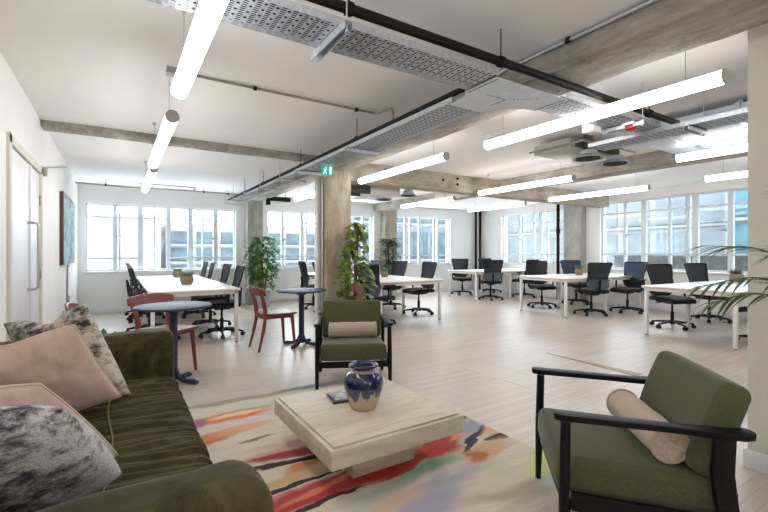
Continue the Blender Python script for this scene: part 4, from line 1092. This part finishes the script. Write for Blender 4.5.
for p, d in (((.17, -.02, 1.33), (.3, -.3, -1)), ((.12, -.02, 1.52), (.6, -.2, -.5)), ((-.20, -.02, .62), (-.2, -.3, 1)), ((-.24, .0, .6), (-.4, -.3, .8))):
    leaf(fo, p, d, (0, -1, .4), .12, .10, .1, .1, 5, shape='heart'); sm.tube([(.02, 0, p[2] - .03), p], .004, 5)
sm.build('stem', M['stem'], t); fo.build('foliage', M['leaf_pothos'], t, smooth=60, weld=False)
# dark bushy plant by the back right column
t = thing('potted_shrub', 'dark green bushy plant in front of the tan back column, beyond the middle desk', 'plant', (6.20, 9.50, 0))
pot(t, .14, .18, .32, M['grey_pot']); fo = MB(); sm = MB()
for k in range(5):
    a = k * 1.26; sm.tube(smoothpath([(.03 * math.cos(a), .03 * math.sin(a), .3), (.08 * math.cos(a), .08 * math.sin(a), .8), (.12 * math.cos(a), .12 * math.sin(a), 1.35)], 5), .011, 6)
for k in range(560):
    z = random.uniform(.5, 1.58); R = .36 * (1 - .4 * abs((z - 1.2) / .6) ** 2); a = random.uniform(0, 2 * PI); r = R * random.uniform(.1, .8)
    leaf(fo, (r * math.cos(a), r * math.sin(a), z), V((math.cos(a), math.sin(a), random.uniform(.0, .9))), (0, 0, 1), random.uniform(.15, .25), random.uniform(.055, .085), .4, .2, 5, shape='lance')
sm.build('stem', M['bark'], t); fo.build('foliage', M['leaf_dark'], t, smooth=60, weld=False)
# low plant between sofa and door
t = thing('potted_plant', 'low green plant by the left wall behind the far sofa arm', 'plant', (-.24, 3.72, 0))
pot(t, .10, .13, .24, M['terracotta']); fo = MB(); sm = MB()
for k, (x, y, z, L, d) in enumerate([(.14, -.02, .56, .12, (.1, -.1, 1)), (.19, .02, .52, .13, (.25, -.1, 1)), (-.06, -.10, .56, .15, (-.6, -.3, .5)), (-.16, -.14, .53, .16, (-.8, -.4, .3)), (-.22, -.10, .48, .16, (-.5, -.7, .2)), (.02, .08, .55, .13, (0, .5, .7)), (.10, .14, .46, .13, (.6, .5, .5)), (-.05, .1, .5, .13, (-.4, .6, .6)), (-.10, -.2, .50, .15, (-.4, -.8, .4))]):
    sm.tube(smoothpath([(0, 0, .22), (x * .6, y * .6, .40), (x, y, z)], 5), .006, 6); leaf(fo, (x, y, z), d, (0, -1, .2), L, .062, .1, .2, 6)
sm.build('stem', M['stem'], t); fo.build('foliage', M['leaf'], t, smooth=60, weld=False)
# palm at the right edge
random.seed(5)
t = thing('potted_palm', 'palm with long arching fronds reaching in before the cream wall stub', 'palm', (2.76, .50, 0))
pot(t, .13, .17, .30, M['basket'])
for k in range(4): MB().tube(smoothpath([(.03 * math.cos(k * 1.6), .03 * math.sin(k * 1.6), .27), (.03 * math.cos(k * 1.6 + .4), .03 * math.sin(k * 1.6 + .4), .6), (0.01 * k, 0, .85)], 4), .010, 8).build('stem', M['stem'], t)
def frond(pts, nl, Lmax, seed):
    random.seed(seed)
    path = smoothpath([V(p) for p in pts], 8)
    mb = MB().tube(path, [lerp(.006, .0016, i / (len(path) - 1)) for i in range(len(path))], 6)
    for i in range(nl):
        f = .30 + .70 * i / (nl - 1); q = f * (len(path) - 1); k = min(int(q), len(path) - 2); p = path[k].lerp(path[k + 1], q - k)
        tg = (path[k + 1] - path[k]).normalized()
        for s in (-1, 1):
            sd = tg.cross(V((0, 0, 1))).normalized() * s
            L = Lmax * (.55 + .45 * math.sin(PI * min(1, (f - .3) / .7 * .8 + .15))) * random.uniform(.88, 1.1)
            d = tg * (.75 + .55 * f) + sd * .75 + V((0, 0, random.uniform(-.22, .08)))
            leaf(mb, p, d, (0, 0, 1), L, .022, .35, .35, 7, shape='lance')
    return mb.build('frond', M['leaf_palm'], t, smooth=60, weld=False)
frond([(0, 0, .8), (-.10, .10, 1.03), (-.24, .22, 1.12), (-.42, .37, 1.08)], 11, .20, 1)
frond([(0, 0, .8), (-.05, .10, 1.12), (-.12, .24, 1.25), (-.20, .40, 1.27)], 10, .24, 2)
frond([(0, 0, .8), (-.08, .02, 1.10), (-.22, .06, 1.25), (-.36, .10, 1.24)], 10, .20, 3)
frond([(0, 0, .8), (-.10, .14, 1.0), (-.20, .25, 1.04), (-.30, .36, 1.0)], 10, .20, 4)
frond([(0, 0, .8), (.02, -.12, 1.1), (.05, -.30, 1.25), (.0, -.45, 1.2)], 10, .16, 5)
frond([(0, 0, .8), (-.12, -.08, 1.08), (-.28, -.22, 1.18), (-.40, -.34, 1.1)], 10, .24, 6)
frond([(0, 0, .8), (.05, .06, 1.2), (.10, .13, 1.45), (.06, .20, 1.55)], 10, .16, 7)
# small pots on the desks
def succulent(label, x, y, r, h, spiky):
    t = thing('desk_plant', label, 'plant', (x, y, .740), 0, 'small potted plants on the desks')
    MB().lathe([(0, 0), (r * .72, 0), (r * .95, h * .25), (r, h * .55), (r * .86, h), (r * .78, h), (r * .74, h * .9), (0, h * .9)], 24).build('pot', M['basket'], t)
    fo = MB()
    for k in range(70):
        a = random.uniform(0, 2 * PI); q = random.uniform(0, .7) * r; e = random.uniform(.5, 1.2)
        leaf(fo, (q * math.cos(a), q * math.sin(a), h * .9), (math.cos(a), math.sin(a), e * 1.5), (0, 0, 1), random.uniform(.07, .12) * (1.25 if spiky else 1), .026, .25, .3, 4, shape='lance')
    fo.build('foliage', M['cactus'], t, smooth=60, weld=False)
succulent('small plant in round tan pot on the long left desk, nearer of two', .90, 7.12, .10, .13, False)
succulent('small plant in a round tan pot on the long left desk, farther of two', 1.00, 9.25, .095, .13, False)
succulent('small plant in a tan pot on the middle desk', 4.48, 7.05, .075, .12, True)
succulent('small plant in a tan pot on the second right desk', 8.42, 5.42, .085, .14, True)
succulent('small plant in a tan pot on the nearest right desk, beside the cream wall stub', 8.65, 2.75, .10, .14, True)

# ------------------------------------------------------------------ view
vs_ = scene.view_settings
scene.display_settings.display_device = 'sRGB'
vs_.view_transform = 'Standard'; vs_.look = 'None'; vs_.gamma = 1; vs_.use_curve_mapping = False
vs_.exposure = 1.24
scene.cycles.max_bounces = 10; scene.cycles.diffuse_bounces = 6; scene.cycles.transparent_max_bounces = 24
